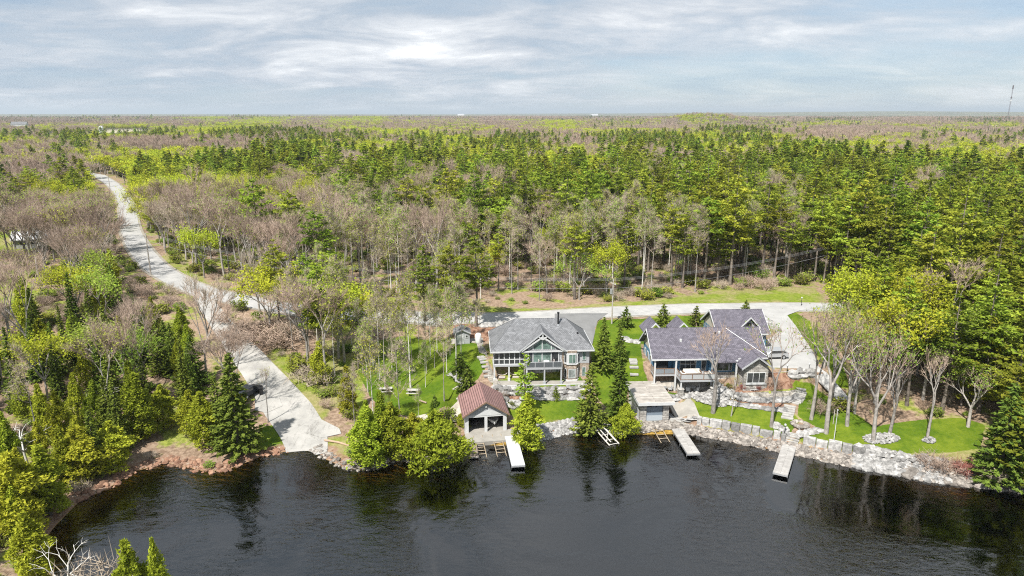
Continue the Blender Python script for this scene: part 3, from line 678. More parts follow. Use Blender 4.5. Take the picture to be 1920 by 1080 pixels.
def birch(seed, H=14.5, lo=1.0, leafy=.5, bark='palebark'):
    rg = np.random.default_rng(seed); T = Tree(); P = trunk(T, H, .115, rg, M[bark], .03, 6, .1); segs = []
    z = H * .5
    while z < H * .97:
        f = (z / H - .5) / .5; an = rg.uniform(0, 6.28); L_ = (1 - f) * 2.2 + .7
        grow(rg, at_h(P, z), np.array([math.cos(an) * .8, math.sin(an) * .8, .75]), L_ * .6, .04 * (1.1 - f), 2 if lo < 1.5 else 1, segs, .5, .15, (2, 3)); z += rg.uniform(.3, .6) * lo
    P0, P1, R0, R1, D = zip(*segs); T.cr.append((*seg_mesh(P0, P1, R0, R1, 3), M['greytwig']))
    E = np.array(P1); m = int(1900 / lo); ii = rg.integers(0, len(E), m); Dd = rg.normal(0, .4, (m, 3)); Dd[:, 2] += .3
    T.cr.append((*thin(E[ii], Dd, .03 * lo), M['greytwig'])); k = int(1700 * leafy / lo ** 2)
    if k: T.cr.append((*tris(E[rg.integers(0, len(E), k)] + rg.normal(0, .35, (k, 3)), rg.uniform(.08, .18, k) * lo, rg, .2), M['lightleaf']))
    return T
def bush(seed, H=2.2, lm='shrub', twig=None, n=900, wide=1.3):
    rg = np.random.default_rng(seed); T = Tree(); m = 14; segs = []
    for k in range(m):
        an = rg.uniform(0, 6.28); grow(rg, np.array([rg.normal() * .15, rg.normal() * .15, 0]), np.array([math.cos(an) * .8, math.sin(an) * .8, 1.]), H * .35, .035, 2, segs, .6, .1, (2, 3))
    P0, P1, R0, R1, D = zip(*segs); tw = M[twig or 'twig']; big = np.array(D) == 2; P0, P1, R0, R1 = map(np.array, (P0, P1, R0, R1))
    T.tr.append((*seg_mesh(P0[big], P1[big], R0[big], R1[big], 4), tw)); T.cr.append((*seg_mesh(P0[~big], P1[~big], R0[~big], R1[~big], 3), tw))
    ii = rg.integers(0, len(P1), 700 if twig else 200); Dd = rg.normal(0, .3, (len(ii), 3)); Dd[:, 2] += .15; T.cr.append((*thin(P1[ii], Dd, .028), tw))
    if lm: T.cr.append((*tris(P1[rg.integers(0, len(P1), n)] + rg.normal(0, .17, (n, 3)), rg.uniform(.07, .17, n), rg, .2), M[lm]))
    return T
def dead(seed, H=8, m='deadwood'):
    rg = np.random.default_rng(seed); T = Tree(); segs = []
    segs.append((np.zeros(3), np.array([.2, .1, H * .35]), .16, .12, 9))
    for k in range(3): grow(rg, np.array([.2, .1, H * .33]), np.array([math.cos(k * 2.1 + seed) * .7, math.sin(k * 2.1 + seed) * .7, 1.]), H * .25, .09, 3, segs, .7, .02, (1, 3), .75)
    split_limbs(T, segs, .06, M[m], M[m], 6, 4); return T

KINDS = ['pine', 'spruce', 'cedar', 'maple', 'bare', 'birch']
NICE = {'pine': 'pine_tree', 'spruce': 'spruce_tree', 'cedar': 'cedar_tree', 'maple': 'maple_tree', 'bare': 'bare_tree', 'birch': 'birch_tree'}
SRC = {   # near and far versions of every kind, several of each
    'pine': ([pine(11, 18, base=.46, wide=3.2), pine(12, 17, base=.56, wide=2.7), pine(13, 19, base=.40, wide=3.7), pine(14, 16, base=.6, wide=2.6), pine(15, 17.5, base=.28, wide=2.9), pine(16, 15, base=.12, wide=3.0, n_leaf=1.15)],
             [pine(21, 18, 1.9), pine(22, 17, 1.9, .42, 2.5), pine(23, 18, 1.9, .3, 3.1)]),
    'spruce': ([spruce(31, 11), spruce(32, 12.5, wide=1.9), spruce(33, 10, wide=2.3), spruce(34, 13, wide=1.6, base=.12)], [spruce(35, 12, 2.1), spruce(36, 14, 2.1, wide=1.7)]),
    'cedar': ([cedar(41), cedar(42, 9.5, wide=1.3), cedar(43, 7.5, wide=1.8), cedar(44, 8.5, wide=1.2, lm='cedar')], [cedar(45, 9, 2.0)]),
    'maple': ([broadleaf(51), broadleaf(52, 12, dens=.7), broadleaf(53, 14, dens=1.2), broadleaf(54, 12.5, dens=.45, lm='lightleaf')], [broadleaf(55, 13, 2.0), broadleaf(56, 12, 2.0, dens=1.2)]),
    'bare': ([bare(61, hf=.36, vase=.4, spread=.38), bare(62, 13, spread=.5), bare(63, 15, vase=.25, spread=.3, hf=.45), bare(64, 13.5, leafy=.45, vase=.3, spread=.34, hf=.42), bare(65, 12, twig='greytwig', vase=.3, spread=.35, hf=.4)], [bare(66, 14, 2.0), bare(67, 13, 2.0, twig='greytwig')]),
    'birch': ([birch(71), birch(72, 15.5, leafy=.25, bark='greybark'), birch(73, 13, leafy=.7), birch(74, 14, leafy=.15, bark='greybark')], [birch(75, 14, 2.0)]),
}
PROTO = {}; FARCOL = {}
for k, (nearT, farT) in SRC.items():
    PROTO[k] = [(T.join(T.tr, k + '_trunk'), T.join(T.cr, k + '_crown')) for T in nearT]
    c_ = bpy.data.collections.new('far_' + k)                       # sources of the far woods, not part of the scene itself
    for i, T in enumerate(farT + nearT[:2]):
        o = bpy.data.objects.new('%s_%d' % (k, i), T.join(T.tr + T.cr, k + '_whole')); c_.objects.link(o)
    FARCOL[k] = (c_, len(farT), len(farT) + min(2, len(nearT)))

def put_tree(kind, var, x, y, s, rz, label, group=None, cat='tree', dz=-.1, name=None, lean=(0, 0), sz=None):
    o = empty(name or NICE[kind], (x, y, float(zg(x, y)) + dz), rz, label, cat, group)
    o.rotation_euler = (lean[0], lean[1], rz); o.scale = (s, s, sz or s)
    a, b = PROTO[kind][var % len(PROTO[kind])]
    link_mesh('trunk', a, o); link_mesh('crown', b, o); return o
HT = {'pine': [18, 17, 19, 16, 17.5, 15], 'spruce': [11, 12.5, 10, 13], 'cedar': [8.5, 9.5, 7.5, 8.5], 'maple': [12.5, 11.5, 13.5, 12], 'bare': [14, 13, 15, 13.5, 12], 'birch': [15, 16, 13.5, 14.5]}

# ------------------------------------------------------------------ woods: what grows where
# anchors: pixel of the photograph at the tree's foot, and the mix of kinds there
ANCH = [((50, 470), 'b8 m2'), ((180, 500), 'b10'), ((230, 545), 'b8 c1 m1'), ((60, 420), 'b7 m2 p1'), ((60, 350), 'p3 m3 b4 s1'), ((60, 290), 'p3 m4 b3'), ((60, 255), 'm5 b5'), ((60, 235), 's6 b3'),
        ((290, 400), 'm6 p3'), ((255, 370), 'm4 p5'), ((390, 480), 'b10'), ((330, 430), 'm5 b5'), ((430, 510), 'b8 i1 p1'), ((450, 425), 'm8 p1'), ((600, 435), 'm6 b3 p1'), ((520, 500), 'b5 p4 i1'), ((580, 545), 'b5 p3 i2'),
        ((300, 335), 'p4 m3 b3 s1'), ((450, 335), 'p4 m3 b3 s1'), ((500, 365), 'm4 p4 b2'), ((400, 290), 'p4 m3 b3'), ((600, 300), 'p6 s2 m2'),
        ((680, 545), 'i8 b2'), ((740, 480), 'p5 i4 b1'), ((820, 545), 'i7 b2 m1'), ((700, 400), 'p4 b4 m2'), ((850, 440), 'p5 b3 m2'), ((720, 330), 'p5 m3 b2'),
        ((1000, 540), 'i6 b2 p2'), ((1000, 460), 'p6 i2 b2'), ((1050, 385), 'p4 m5'), ((950, 350), 'p4 m4 b2'), ((1150, 540), 'b1 i5 m1 p2'),
        ((1200, 500), 'p4 i3 b3'), ((1200, 430), 'p6 i1 m1 b2'), ((1400, 490), 'p4 i3 b3'), ((1400, 390), 'p5 m2 b3'), ((1600, 470), 'p5 b4 m1'), ((1600, 390), 'p5 b3 m1'), ((1750, 410), 'p6 m3 b1'), ((1850, 410), 'p4 m4 b2'), ((1820, 345), 'm6 b3 p1'), ((1500, 335), 'p6 b2 m1'),
        ((1000, 300), 'p4 m4 b2'), ((1300, 300), 'm4 b2 p4'), ((1600, 290), 'b4 m3 s2'), ((1750, 255), 'b5 m3 s2'), ((1550, 245), 's5 b3 m2'), ((1200, 242), 's2 m4 b4'), ((1000, 240), 'b6 m4'), ((700, 240), 'b6 m4'), ((900, 262), 'm6 b4'),
        ((400, 240), 'b7 m3'), ((1305, 222), 'b10'), ((1850, 232), 's5 b4'), ((1000, 226), 'b6 s3'), ((1600, 228), 'b5 s4'), ((1900, 500), 'p8 b2'), ((1850, 600), 'p9'), ((1700, 550), 'p9'), ((1600, 545), 'p7 b1 m1'), ((1620, 590), 'p6 m2 b1'), ((1600, 660), 'b3 m3 p3'), ((1800, 700), 'p8 c1'), ((1680, 700), 'b4 m3 p3'),
        ((1880, 800), 'c4 b3 p3'), ((1740, 760), 'b7 m2'), ((60, 620), 's4 c2 b3'), ((200, 640), 's3 c3 b3 m1'), ((310, 600), 'm4 b4 c1'), ((330, 680), 'c5 s2 b2'), ((390, 640), 'c5 b5'), ((150, 750), 'c3 b4 s1 m1 i1'), ((300, 760), 'c4 s2 b3 i1'), ((60, 860), 'c8 b1'), ((200, 850), 'c7 b2'),
        ((380, 790), 'c6 b3 s1'), ((450, 590), 'b9'), ((550, 640), 'b6 m3'), ((620, 720), 'i4 b3 m2 c1'), ((600, 620), 'p2 b4 i2'), ((690, 800), 'c6 i3'), ((120, 560), 'b6 c2 s2'), ((0, 780), 'c5 s3'), ((0, 960), 'c8')]
CODE = {'p': 0, 's': 1, 'c': 2, 'm': 3, 'b': 4, 'i': 5}
AP = []; AW = []
for (px, py), s in ANCH:
    d = ray(px, py); t = (7 - CAM_H) / d[2]; AP.append((px / 1100, math.log(math.hypot(d[0] * t, d[1] * t)) * .55))
    wv = np.zeros(6)
    for tok in s.split(): wv[CODE[tok[0]]] = float(tok[1:])
    AW.append(wv / wv.sum())
AP = np.array(AP); AW = np.array(AW)
def grid_pts(r0, r1, sp, ang=41, rg=rng):
    ym = r1; xm = r1 * math.tan(R(ang)); nx_, ny_ = int(2 * xm / sp), int(ym / sp)
    gx, gy = np.meshgrid((np.arange(nx_) + .5) * sp - xm, (np.arange(ny_) + .5) * sp); gx = gx + rg.uniform(-.48, .48, gx.shape) * sp; gy = gy + rg.uniform(-.48, .48, gy.shape) * sp
    x, y = gx.ravel(), gy.ravel(); r_ = np.hypot(x, y); k = (r_ >= r0) & (r_ < r1) & (np.abs(x) < y * math.tan(R(ang)) + 14); return x[k], y[k]
XS, YS = [], []
for r0, r1, sp in ((45, 235, 3.7), (235, 420, 4.9), (420, 900, 6.6), (900, 1700, 9), (1700, 3300, 13.5), (3300, 5200, 21)):
    a, b = grid_pts(r0, r1, sp); XS.append(a); YS.append(b)
TX = np.concatenate(XS); TY = np.concatenate(YS); TZ = zg(TX, TY); TR = np.hypot(TX, TY)
PX, PY = to_px(TX, TY, TZ)
SD = shore_d(TX, TY)
ok = SD > 1.2
clear = np.zeros(TX.shape, bool)
nr = TR < 480
def excl(poly_w, m=0.0):
    global clear
    v = np.zeros(TX.shape, bool); v[nr] = sdf(TX[nr], TY[nr], poly_w) > -m; clear |= v
OPEN = [[(640, 600), (690, 606), (860, 612), (905, 612), (990, 603), (1100, 600), (1500, 580), (1560, 600), (1600, 700), (1620, 760), (1700, 780), (1860, 778), (1880, 850), (1860, 930), (1400, 860), (1250, 830), (1000, 850), (850, 860), (840, 800), (700, 800), (650, 760), (655, 690)],
        [(880, 568), (1050, 565), (1200, 556), (1400, 541), (1540, 536), (1570, 560), (1640, 575), (1640, 600), (900, 605)],
        [(-80, 500), (30, 500), (85, 548), (60, 590), (-80, 600)], [(-80, 425), (65, 428), (75, 475), (-80, 480)], [(470, 800), (540, 790), (660, 800), (665, 850), (560, 870), (470, 860)],
        [(230, 850), (330, 815), (470, 850), (470, 900), (230, 900)]]
for p in OPEN: excl(W(p))
rd = np.full(TX.shape, 99.0); rd[nr] = np.minimum(seg_dist(TX[nr], TY[nr], road_w[::2]) - 5.2, seg_dist(TX[nr], TY[nr], ramp_w[::2]) - 4.6)
# keep the view along the far road open towards the camera side
clear |= rd < 0
clear |= (TR > 1120) & (TR < 1720) & (PX > 190) & (PX < 285)       # pale field
clear |= (np.abs(PX - 90) < 18) & (TR > 1000) & (TR < 1480)          # farmhouse yard
ok &= ~clear
q = np.stack([PX / 1100, np.log(TR) * .55], 1)
Wt = np.zeros((len(TX), 6))
for a, wv in zip(AP, AW):
    dd = ((q - a) ** 2).sum(1); Wt += (1 / (dd + .0006) ** 2)[:, None] * wv
Wt /= Wt.sum(1)[:, None]
for k in range(6): Wt[:, k] *= np.exp(np.where(TR > 350, 4.2, np.where(TR < 145, 2.4, 2.9)) * (fbm(TX / (22 + TR * .06), TY / (28 + TR * .07), 20 + k * 5, 3) - .5) * 2)
cw_ = (PX > 620) & (PX < 1560) & (TR > 150) & (TR < 430); Wt[cw_, 0] *= 1.9; lw_ = (TR < 145) & (PX < 480); Wt[lw_, 3] *= .35; Wt[lw_, 1] *= 1.3; far_ = TR > 350; Wt[far_, 3] *= 1.7; Wt[far_, 0] *= .8; Wt[(PX > 1540) & (TR < 210), 4] *= .2; Wt[(PX > 660) & (TR < 185), 4] *= .5
Wt /= Wt.sum(1)[:, None]
mid_ = (TR > 420); Wt[mid_, 3] *= 1.3; Wt[mid_, 4] *= 1.25; Wt[mid_, 0] *= .75; Wt /= Wt.sum(1)[:, None]
kd = (np.cumsum(Wt, 1) > rng.random(len(TX))[:, None]).argmax(1)
# thin the wood a little so that its floor shows near the road
den_ = np.interp(TR, [140, 175, 230, 300], [.42, .5, .7, .86]); den_ = np.where((SD < 40) & (PX < 480), .82, den_); den_ = np.where((TR < 140) & (PX > 480) & (PX < 720), .85, den_)
den_ = np.where((PX > 1560) & (TR < 330), .62, den_)
ok &= rng.random(len(TX)) < den_
sc_ = rng.uniform(.78, 1.12, len(TX)); sc_ *= np.where((PX < 480) & (TR < 130), .85, 1)
sc_ *= np.where(kd == 0, np.where(rng.random(len(TX)) < .3, .75, 1.0), 1)
tall_ = (TR > 140) & (TR < 420) & (PX > 480); sc_ *= np.where(tall_ & ((kd == 0) | (kd == 5)), 1.2, 1)
vis = (PX > -60) & (PX < 1980) & (PY < 1500)
ok &= vis | (TR < 300)
ok &= ~((TR < 78) & (PY > 1010))
hk_ = np.array([18, 12, 9, 13, 14, 15])[kd] * 1.05; _, TPY = to_px(TX, TY, TZ + hk_); rp = np.array(to_px(road_w[:, 0], road_w[:, 1], zg(road_w[:, 0], road_w[:, 1]))).T
crw = np.array([3, 2, 1.5, 3, 3, 1.6])[kd] * FPX / np.maximum(TR, 1); hide = np.zeros(len(TX), bool); rnd_h = rng.random(len(TX))
rp2 = np.array(to_px(ramp_w[:, 0], ramp_w[:, 1], zg(ramp_w[:, 0], ramp_w[:, 1]))).T
for rx, ry in np.vstack([rp[(rp[:, 0] > 180) & (rp[:, 0] < 470) & (rp[:, 1] < 566)], rp2[rp2[:, 1] < 760]]):
    half = 3.6 * FPX / (38 / math.tan(math.radians(max(2., 14.3 + (ry - 540) / FPX * 57.3)))) if ry < 470 else 16
    cov_ = (TR < 460) & (TPY < ry) & (PY > ry) & (np.abs(PX - rx) < half + crw * .8)
    hide |= cov_ & ((ry < 455) | ((rnd_h < .8) & ((rnd_h < .45) | (kd < 4))))
ok &= ~hide
# places of the woods, for the labels
def place_of(px, py, r_):
    if r_ < 140 and px < 480:
        return '%s of the left wood' % ('at the waterside' if py > 800 else ('at the ramp side' if px > 330 else ('in the lower half' if py > 680 else ('at the far left' if px < 120 else 'in the upper half'))))
    if px > 1560 and r_ < 150: return 'in the right pine wood, %s' % ('near the meadow' if py > 680 else 'near the road')
    if r_ < 150: return 'between boat ramp and birch lawn'
    band = 'by the road' if r_ < 185 else ('second row' if r_ < 230 else ('mid wood' if r_ < 310 else 'far back'))
    for lim, nm in ((120, 'at far left'), (250, 'left of the far road'), (350, 'right of the far road'), (480, 'above the road junction'), (640, 'above the brown brush'), (740, 'above the left birches'), (860, 'above the birch lawn'), (980, 'above the left house'), (1100, 'above the steel chimney'), (1220, 'above the transformer pole'), (1330, 'above the rear gables'), (1450, 'above the garage'), (1560, 'above the driveway mouth'), (1700, 'above the right wood edge'), (1820, 'above the right wood')):
        if px < lim: return band + ' ' + nm
    return band + ' at far right'
LOOKS = {'pine': ['layered green pine', 'high-crowned narrow pine', 'broad spreading pine', 'pine with tufted top', 'low-branched green pine', 'full bushy pine'], 'spruce': ['dark pointed spruce', 'slim dark spruce', 'wide dark spruce', 'narrow spire spruce'],
         'cedar': ['yellow-green cedar', 'slender green cedar', 'squat round cedar', 'column shaped cedar'], 'maple': ['round yellow-green tree', 'loose yellow-leafed tree', 'dense yellow-leafed tree', 'pale budding tree'],
         'bare': ['leafless brown tree', 'spreading leafless tree', 'upright leafless tree', 'budding brown tree', 'grey leafless tree'], 'birch': ['pale-trunked birch', 'thin leafless birch', 'leafy green birch', 'white bare birch']}
LIM = {'pine': 262, 'spruce': 275, 'cedar': 265, 'maple': 290, 'bare': 270, 'birch': 265}
stuff = {}; ORD = ['second', 'third', 'fourth', 'fifth', 'sixth', 'seventh', 'eighth', 'ninth', 'tenth', 'eleventh', 'twelfth', 'thirteenth']
for ki, k in enumerate(KINDS):
    ii = np.where(ok & (kd == ki))[0]; seen = vis[ii] & (PY[ii] < 1090); order = np.argsort(TR[ii] + np.where(seen, 0, 400)); ii = ii[order]
    solo, rest = ii[:LIM[k]], ii[LIM[k]:]; q3 = np.quantile(sc_[solo], [.33, .67]); fam = {}
    for i in solo:
        v = int(rng.choice([1, 3, 3, 0, 1, 2])) if (k == 'pine' and TR[i] < 240 and 480 < PX[i] < 1540) else int(rng.integers(0, len(PROTO[k]))); s_ = float(sc_[i]); pl = place_of(PX[i], PY[i], TR[i])
        fam.setdefault(('%s %s, %s' % (['small', 'mid-sized', 'tall'][int((s_ > q3[0]) + int(s_ > q3[1]))], LOOKS[k][v], pl), pl), []).append((PX[i], i, v, s_))
    for (lb, pl), mem in fam.items():
        mem.sort(); n_ = len(mem)
        for j_, (_, i, v, s_) in enumerate(mem):
            if n_ == 1 or n_ > 13: l_ = lb
            elif j_ == 0: l_ = 'leftmost ' + lb
            elif j_ == n_ - 1: l_ = 'rightmost ' + lb
            else: l_ = ORD[j_ - 1] + ' from left, ' + lb
            put_tree(k, v, TX[i], TY[i], s_, float(rng.uniform(0, 6.28)), l_, '%s trees %s' % (k, pl), sz=s_ * float(rng.uniform(.92, 1.12)))
    stuff[k] = rest

def gn_scatter(name, coll, X, Y, Z, idx, rot, scl, mats=()):
    me = bpy.data.meshes.new(name); V = np.stack([X, Y, Z], 1).astype(np.float32); me.vertices.add(len(V)); me.vertices.foreach_set('co', V.ravel())
    me.attributes.new('pick', 'INT', 'POINT').data.foreach_set('value', idx.astype(np.int32))
    me.attributes.new('turn', 'FLOAT', 'POINT').data.foreach_set('value', rot.astype(np.float32))
    me.attributes.new('size', 'FLOAT', 'POINT').data.foreach_set('value', scl.astype(np.float32))
    o = link_mesh(name, me); ng = bpy.data.node_groups.new(name, 'GeometryNodeTree')
    ng.interface.new_socket('Geometry', in_out='INPUT', socket_type='NodeSocketGeometry'); ng.interface.new_socket('Geometry', in_out='OUTPUT', socket_type='NodeSocketGeometry')
    n = ng.nodes; l = ng.links; gi = n.new('NodeGroupInput'); go = n.new('NodeGroupOutput'); ip = n.new('GeometryNodeInstanceOnPoints'); ci = n.new('GeometryNodeCollectionInfo')
    ci.inputs['Collection'].default_value = coll; ci.inputs['Separate Children'].default_value = True; ci.inputs['Reset Children'].default_value = True
    def at(nm, tp):
        a = n.new('GeometryNodeInputNamedAttribute'); a.data_type = tp; a.inputs['Name'].default_value = nm; return a.outputs['Attribute']
    l.new(gi.outputs[0], ip.inputs['Points']); l.new(ci.outputs[0], ip.inputs['Instance']); ip.inputs['Pick Instance'].default_value = True
    l.new(at('pick', 'INT'), ip.inputs['Instance Index'])
    cx = n.new('ShaderNodeCombineXYZ'); l.new(at('turn', 'FLOAT'), cx.inputs[2]); l.new(cx.outputs[0], ip.inputs['Rotation']); l.new(at('size', 'FLOAT'), ip.inputs['Scale'])
    l.new(ip.outputs[0], go.inputs[0]); md = o.modifiers.new('scatter', 'NODES'); md.node_group = ng; return o
for k, ii in stuff.items():
    if not len(ii): continue
    coll, nf, na = FARCOL[k]; pick = np.where(TR[ii] > 330, rng.integers(0, nf, len(ii)), rng.integers(nf, na, len(ii)))
    s_ = sc_[ii] * np.where(TR[ii] > 1700, 1.5, np.where(TR[ii] > 900, 1.2, 1.0))
    s_ = np.where(TR[ii] > 3300, sc_[ii] * 1.9, s_)
    o = gn_scatter('far_%s_wood' % k, coll, TX[ii], TY[ii], TZ[ii] - np.where(TR[ii] > 900, s_ * 3, .2), pick, rng.uniform(0, 6.28, len(ii)), s_)
    tag(o, 'mass of %s trees in the far wood behind the nearer trees' % {'bare': 'leafless brown', 'maple': 'yellow budding', 'pine': 'green pine', 'spruce': 'dark spruce', 'cedar': 'cedar', 'birch': 'pale birch'}[k], 'wood', kind='stuff')
# undergrowth: bushes and brush of the woods
ucol = bpy.data.collections.new('undergrowth_sources')
for i, T in enumerate([bush(81), bush(82, 1.8, 'lightleaf', n=600), bush(83, 2.4, None, 'twig'), bush(84, 2.0, None, 'greytwig'), bush(85, 1.5, 'shrub', n=1200)]):
    o = bpy.data.objects.new('under_%d' % i, T.join(T.tr + T.cr, 'undergrowth')); ucol.objects.link(o)
bx, by = grid_pts(50, 330, 3.1); bz = zg(bx, by); bs = shore_d(bx, by); bpx, bpy_ = to_px(bx, by, bz)
TXs, TYs, TRs, nrs, cl0 = TX, TY, TR, nr, clear
TX, TY, TR = bx, by, np.hypot(bx, by); nr = TR < 480; clear = np.zeros(TX.shape, bool)
for p in (OPEN[0], OPEN[2], OPEN[3], OPEN[4]): excl(W(p))
for p in ([(880, 575), (1050, 574), (1200, 564), (1400, 546), (1540, 540), (1570, 560), (1640, 575), (1640, 600), (900, 605)],): excl(W(p))
clear |= np.minimum(seg_dist(TX, TY, road_w[::2]) - 4.9, seg_dist(TX, TY, ramp_w[::2]) - 4.4) < 0
kk = (~clear) & (bs > .6) & (rng.random(len(TX)) < np.where(fbm(TX / 14, TY / 14, 77) > .5, .85, .45)); m = int(kk.sum())
gsel = fbm(bx[kk] / 25, by[kk] / 25, 91); pk = np.where(gsel > .5, rng.choice([0, 1, 4, 3], m), rng.choice([2, 3, 2, 1], m))
tag(gn_scatter('undergrowth', ucol, bx[kk], by[kk], bz[kk] - .1, pk, rng.uniform(0, 6.28, m), rng.uniform(.4, 1.2, m) * np.where(np.hypot(bx[kk], by[kk]) > 140, 1.45, 1.0)), 'low bushes and brush growing between the trees of the woods', 'undergrowth', kind='stuff')
TX, TY, TR, nr, clear = TXs, TYs, TRs, nrs, cl0
#@@STAGE4
# ------------------------------------------------------------------ buildings
def local(ox, oy, oz, rz): return dict(loc=(ox, oy, oz), rz=rz)
roof_grey = tile_mat('grey asphalt shingles', (.15, .155, .165), (.24, .245, .26), (.085, .085, .09), .32, .18, plane='XY', bump=.5, mort=.02, noise=.16)
roof_purple = tile_mat('purple-grey shingles', (.11, .102, .128), (.185, .172, .208), (.06, .058, .068), .34, .18, plane='XY', bump=.5, mort=.02, noise=.15)
roof_maroon = tile_mat('maroon ribbed metal roofing', (.26, .15, .143), (.295, .175, .166), (.13, .078, .074), 30.0, .30, rough=.5, plane='YX', bump=1.0, mort=.05, noise=.15)
stone_tan = tile_mat('tan ledgestone', (.30, .22, .165), (.47, .40, .33), (.18, .15, .13), .55, .22, noise=.3)
stone_grey = tile_mat('pale grey ledgestone', (.30, .28, .26), (.50, .48, .45), (.18, .17, .16), .6, .25, noise=.3)
siding_grey = tile_mat('light grey siding', (.36, .37, .39), (.39, .40, .42), (.23, .24, .26), 6.0, .18, mort=.012, bump=.3, noise=.08)
siding_dark = tile_mat('brown-grey siding', (.20, .19, .185), (.22, .21, .20), (.12, .115, .11), 6.0, .18, mort=.012, bump=.3, noise=.1)
siding_blue = tile_mat('blue siding', (.085, .20, .32), (.10, .225, .35), (.05, .12, .2), 6.0, .16, mort=.012, bump=.3, noise=.1)
stucco = mat('cream stucco', (.42, .39, .34), .9, var=(.50, .47, .42), vscale=2)
trimw = mat('white trim', (.58, .59, .60), .6, var=(.50, .51, .52), vscale=3)
trimg = mat('grey trim', (.36, .37, .39), .6, var=(.42, .43, .45), vscale=3)
darkm = mat('black metal', (.02, .02, .022), .45)
shadein = mat('painted interior shade', (.025, .024, .023), .9, var=(.05, .045, .04), vscale=1.5)  # near-black colour that paints shade inside porch, patio and boat bays
steel = mat('galvanised steel', (.55, .56, .57), .4, .6, var=(.42, .43, .45), vscale=4)
woodg = mat('weathered grey wood', (.34, .31, .28), .85, var=(.48, .44, .40), vscale=2.5, stretch=(1, .15, 1))
woodb = mat('brown stained wood', (.16, .10, .07), .8, var=(.24, .16, .11), vscale=3)
deckplank = tile_mat('sun bleached roof planks', (.34, .31, .28), (.46, .43, .395), (.15, .13, .11), 30, .42, plane='XY', bump=.5, mort=.03, noise=.22)
dockplank = tile_mat('dock decking', (.36, .345, .33), (.43, .415, .40), (.18, .17, .16), 8, .3, plane='XY', bump=.4, mort=.025, noise=.14)
tanplank = tile_mat('tan dock boards', (.26, .20, .155), (.34, .275, .22), (.12, .1, .08), 8, .16, plane='XY', bump=.4, mort=.02, noise=.15)
white_deck = mat('white dock surface', (.58, .59, .60), .6, var=(.46, .47, .48), vscale=1)
def glass_mat(name, tint, rough=.08):
    m = NT(name); c = m.mix(m.ss(m.noise(.9, 3), .4, .6), tuple(t * .5 for t in tint), tint); m.out(c, rough, .9); return m.m
glass = glass_mat('window glass', (.055, .06, .065)); glass_green = glass_mat('greenish window glass', (.16, .24, .21)); glass_pale = glass_mat('pale reflection-tinted glass', (.34, .38, .37), .2)  # green and pale tints put reflections into the pane colour
rock_m = mat('limestone', (.17, .167, .164), .9, var=(.40, .39, .38), vscale=2.2, bump=.5, bscale=3, vdetail=6, island=.38)
rock_p = mat('pinkish limestone', (.155, .135, .12), .9, var=(.34, .31, .28), vscale=2.2, bump=.5, bscale=3, vdetail=6, island=.45)

def win(parent, x, y, z, w_, h_, nx=1, nz=1, ang=0.0, gl=None, fr=None, fw=.07, label=None):
    """window whose outer face looks along -y when ang = 0; x, y, z is the bottom centre; frame part with a pane child"""
    Mx = Matrix.Translation((x, y, z)) @ Matrix.Rotation(ang, 4, 'Z'); b = MB()
    b.box(-w_ / 2, w_ / 2, -.07, .04, 0, fw, Mx).box(-w_ / 2, w_ / 2, -.07, .04, h_ - fw, h_, Mx)
    b.box(-w_ / 2, -w_ / 2 + fw, -.07, .04, fw, h_ - fw, Mx).box(w_ / 2 - fw, w_ / 2, -.07, .04, fw, h_ - fw, Mx)
    for i in range(1, nx): xx = -w_ / 2 + w_ * i / nx; b.box(xx - fw * .35, xx + fw * .35, -.062, .03, fw, h_ - fw, Mx)
    for i in range(1, nz): zz = h_ * i / nz; b.box(-w_ / 2 + fw, w_ / 2 - fw, -.058, .03, zz - fw * .35, zz + fw * .35, Mx)
    o = b.build('window', fr or trimw, parent, label=label)
    MB().box(-w_ / 2 + fw, w_ / 2 - fw, -.03, .02, fw, h_ - fw, Mx).build('pane', gl or glass, o); return o
def railing(parent, pts, z, h=.95, m=None, name='railing', gap=.13, glassy=None):
    b = MB()
    for (x0, y0), (x1, y1) in zip(pts[:-1], pts[1:]):
        Ln = math.hypot(x1 - x0, y1 - y0); a = math.atan2(y1 - y0, x1 - x0); Mx = Matrix.Translation((x0, y0, z)) @ Matrix.Rotation(a, 4, 'Z')
        b.box(0, Ln, -.05, .05, h - .07, h, Mx).box(0, Ln, -.03, .03, .06, .12, Mx); n = max(1, round(Ln / 1.6))
        for i in range(n + 1): b.box(Ln * i / n - .05, Ln * i / n + .05, -.051, .051, 0, h + .05, Mx)
        if glassy is None:
            for i in range(1, int(Ln / gap)): b.box(i * gap - .012, i * gap + .012, -.012, .012, .12, h - .07, Mx)
    o = b.build(name, m or trimg, parent)
    if glassy is not None:
        g_ = MB()
        for (x0, y0), (x1, y1) in zip(pts[:-1], pts[1:]):
            Ln = math.hypot(x1 - x0, y1 - y0); a = math.atan2(y1 - y0, x1 - x0); Mx = Matrix.Translation((x0, y0, z)) @ Matrix.Rotation(a, 4, 'Z'); g_.box(.06, Ln - .06, -.008, .008, .13, h - .08, Mx)
        g_.build('rail_panel', glassy, o)
    return o
def P_(parent, name, m, *boxes, label=None, bevel=0):
    b = MB()
    for q in boxes: b.box(*q)
    return b.build(name, m, parent, label=label, bevel=bevel)

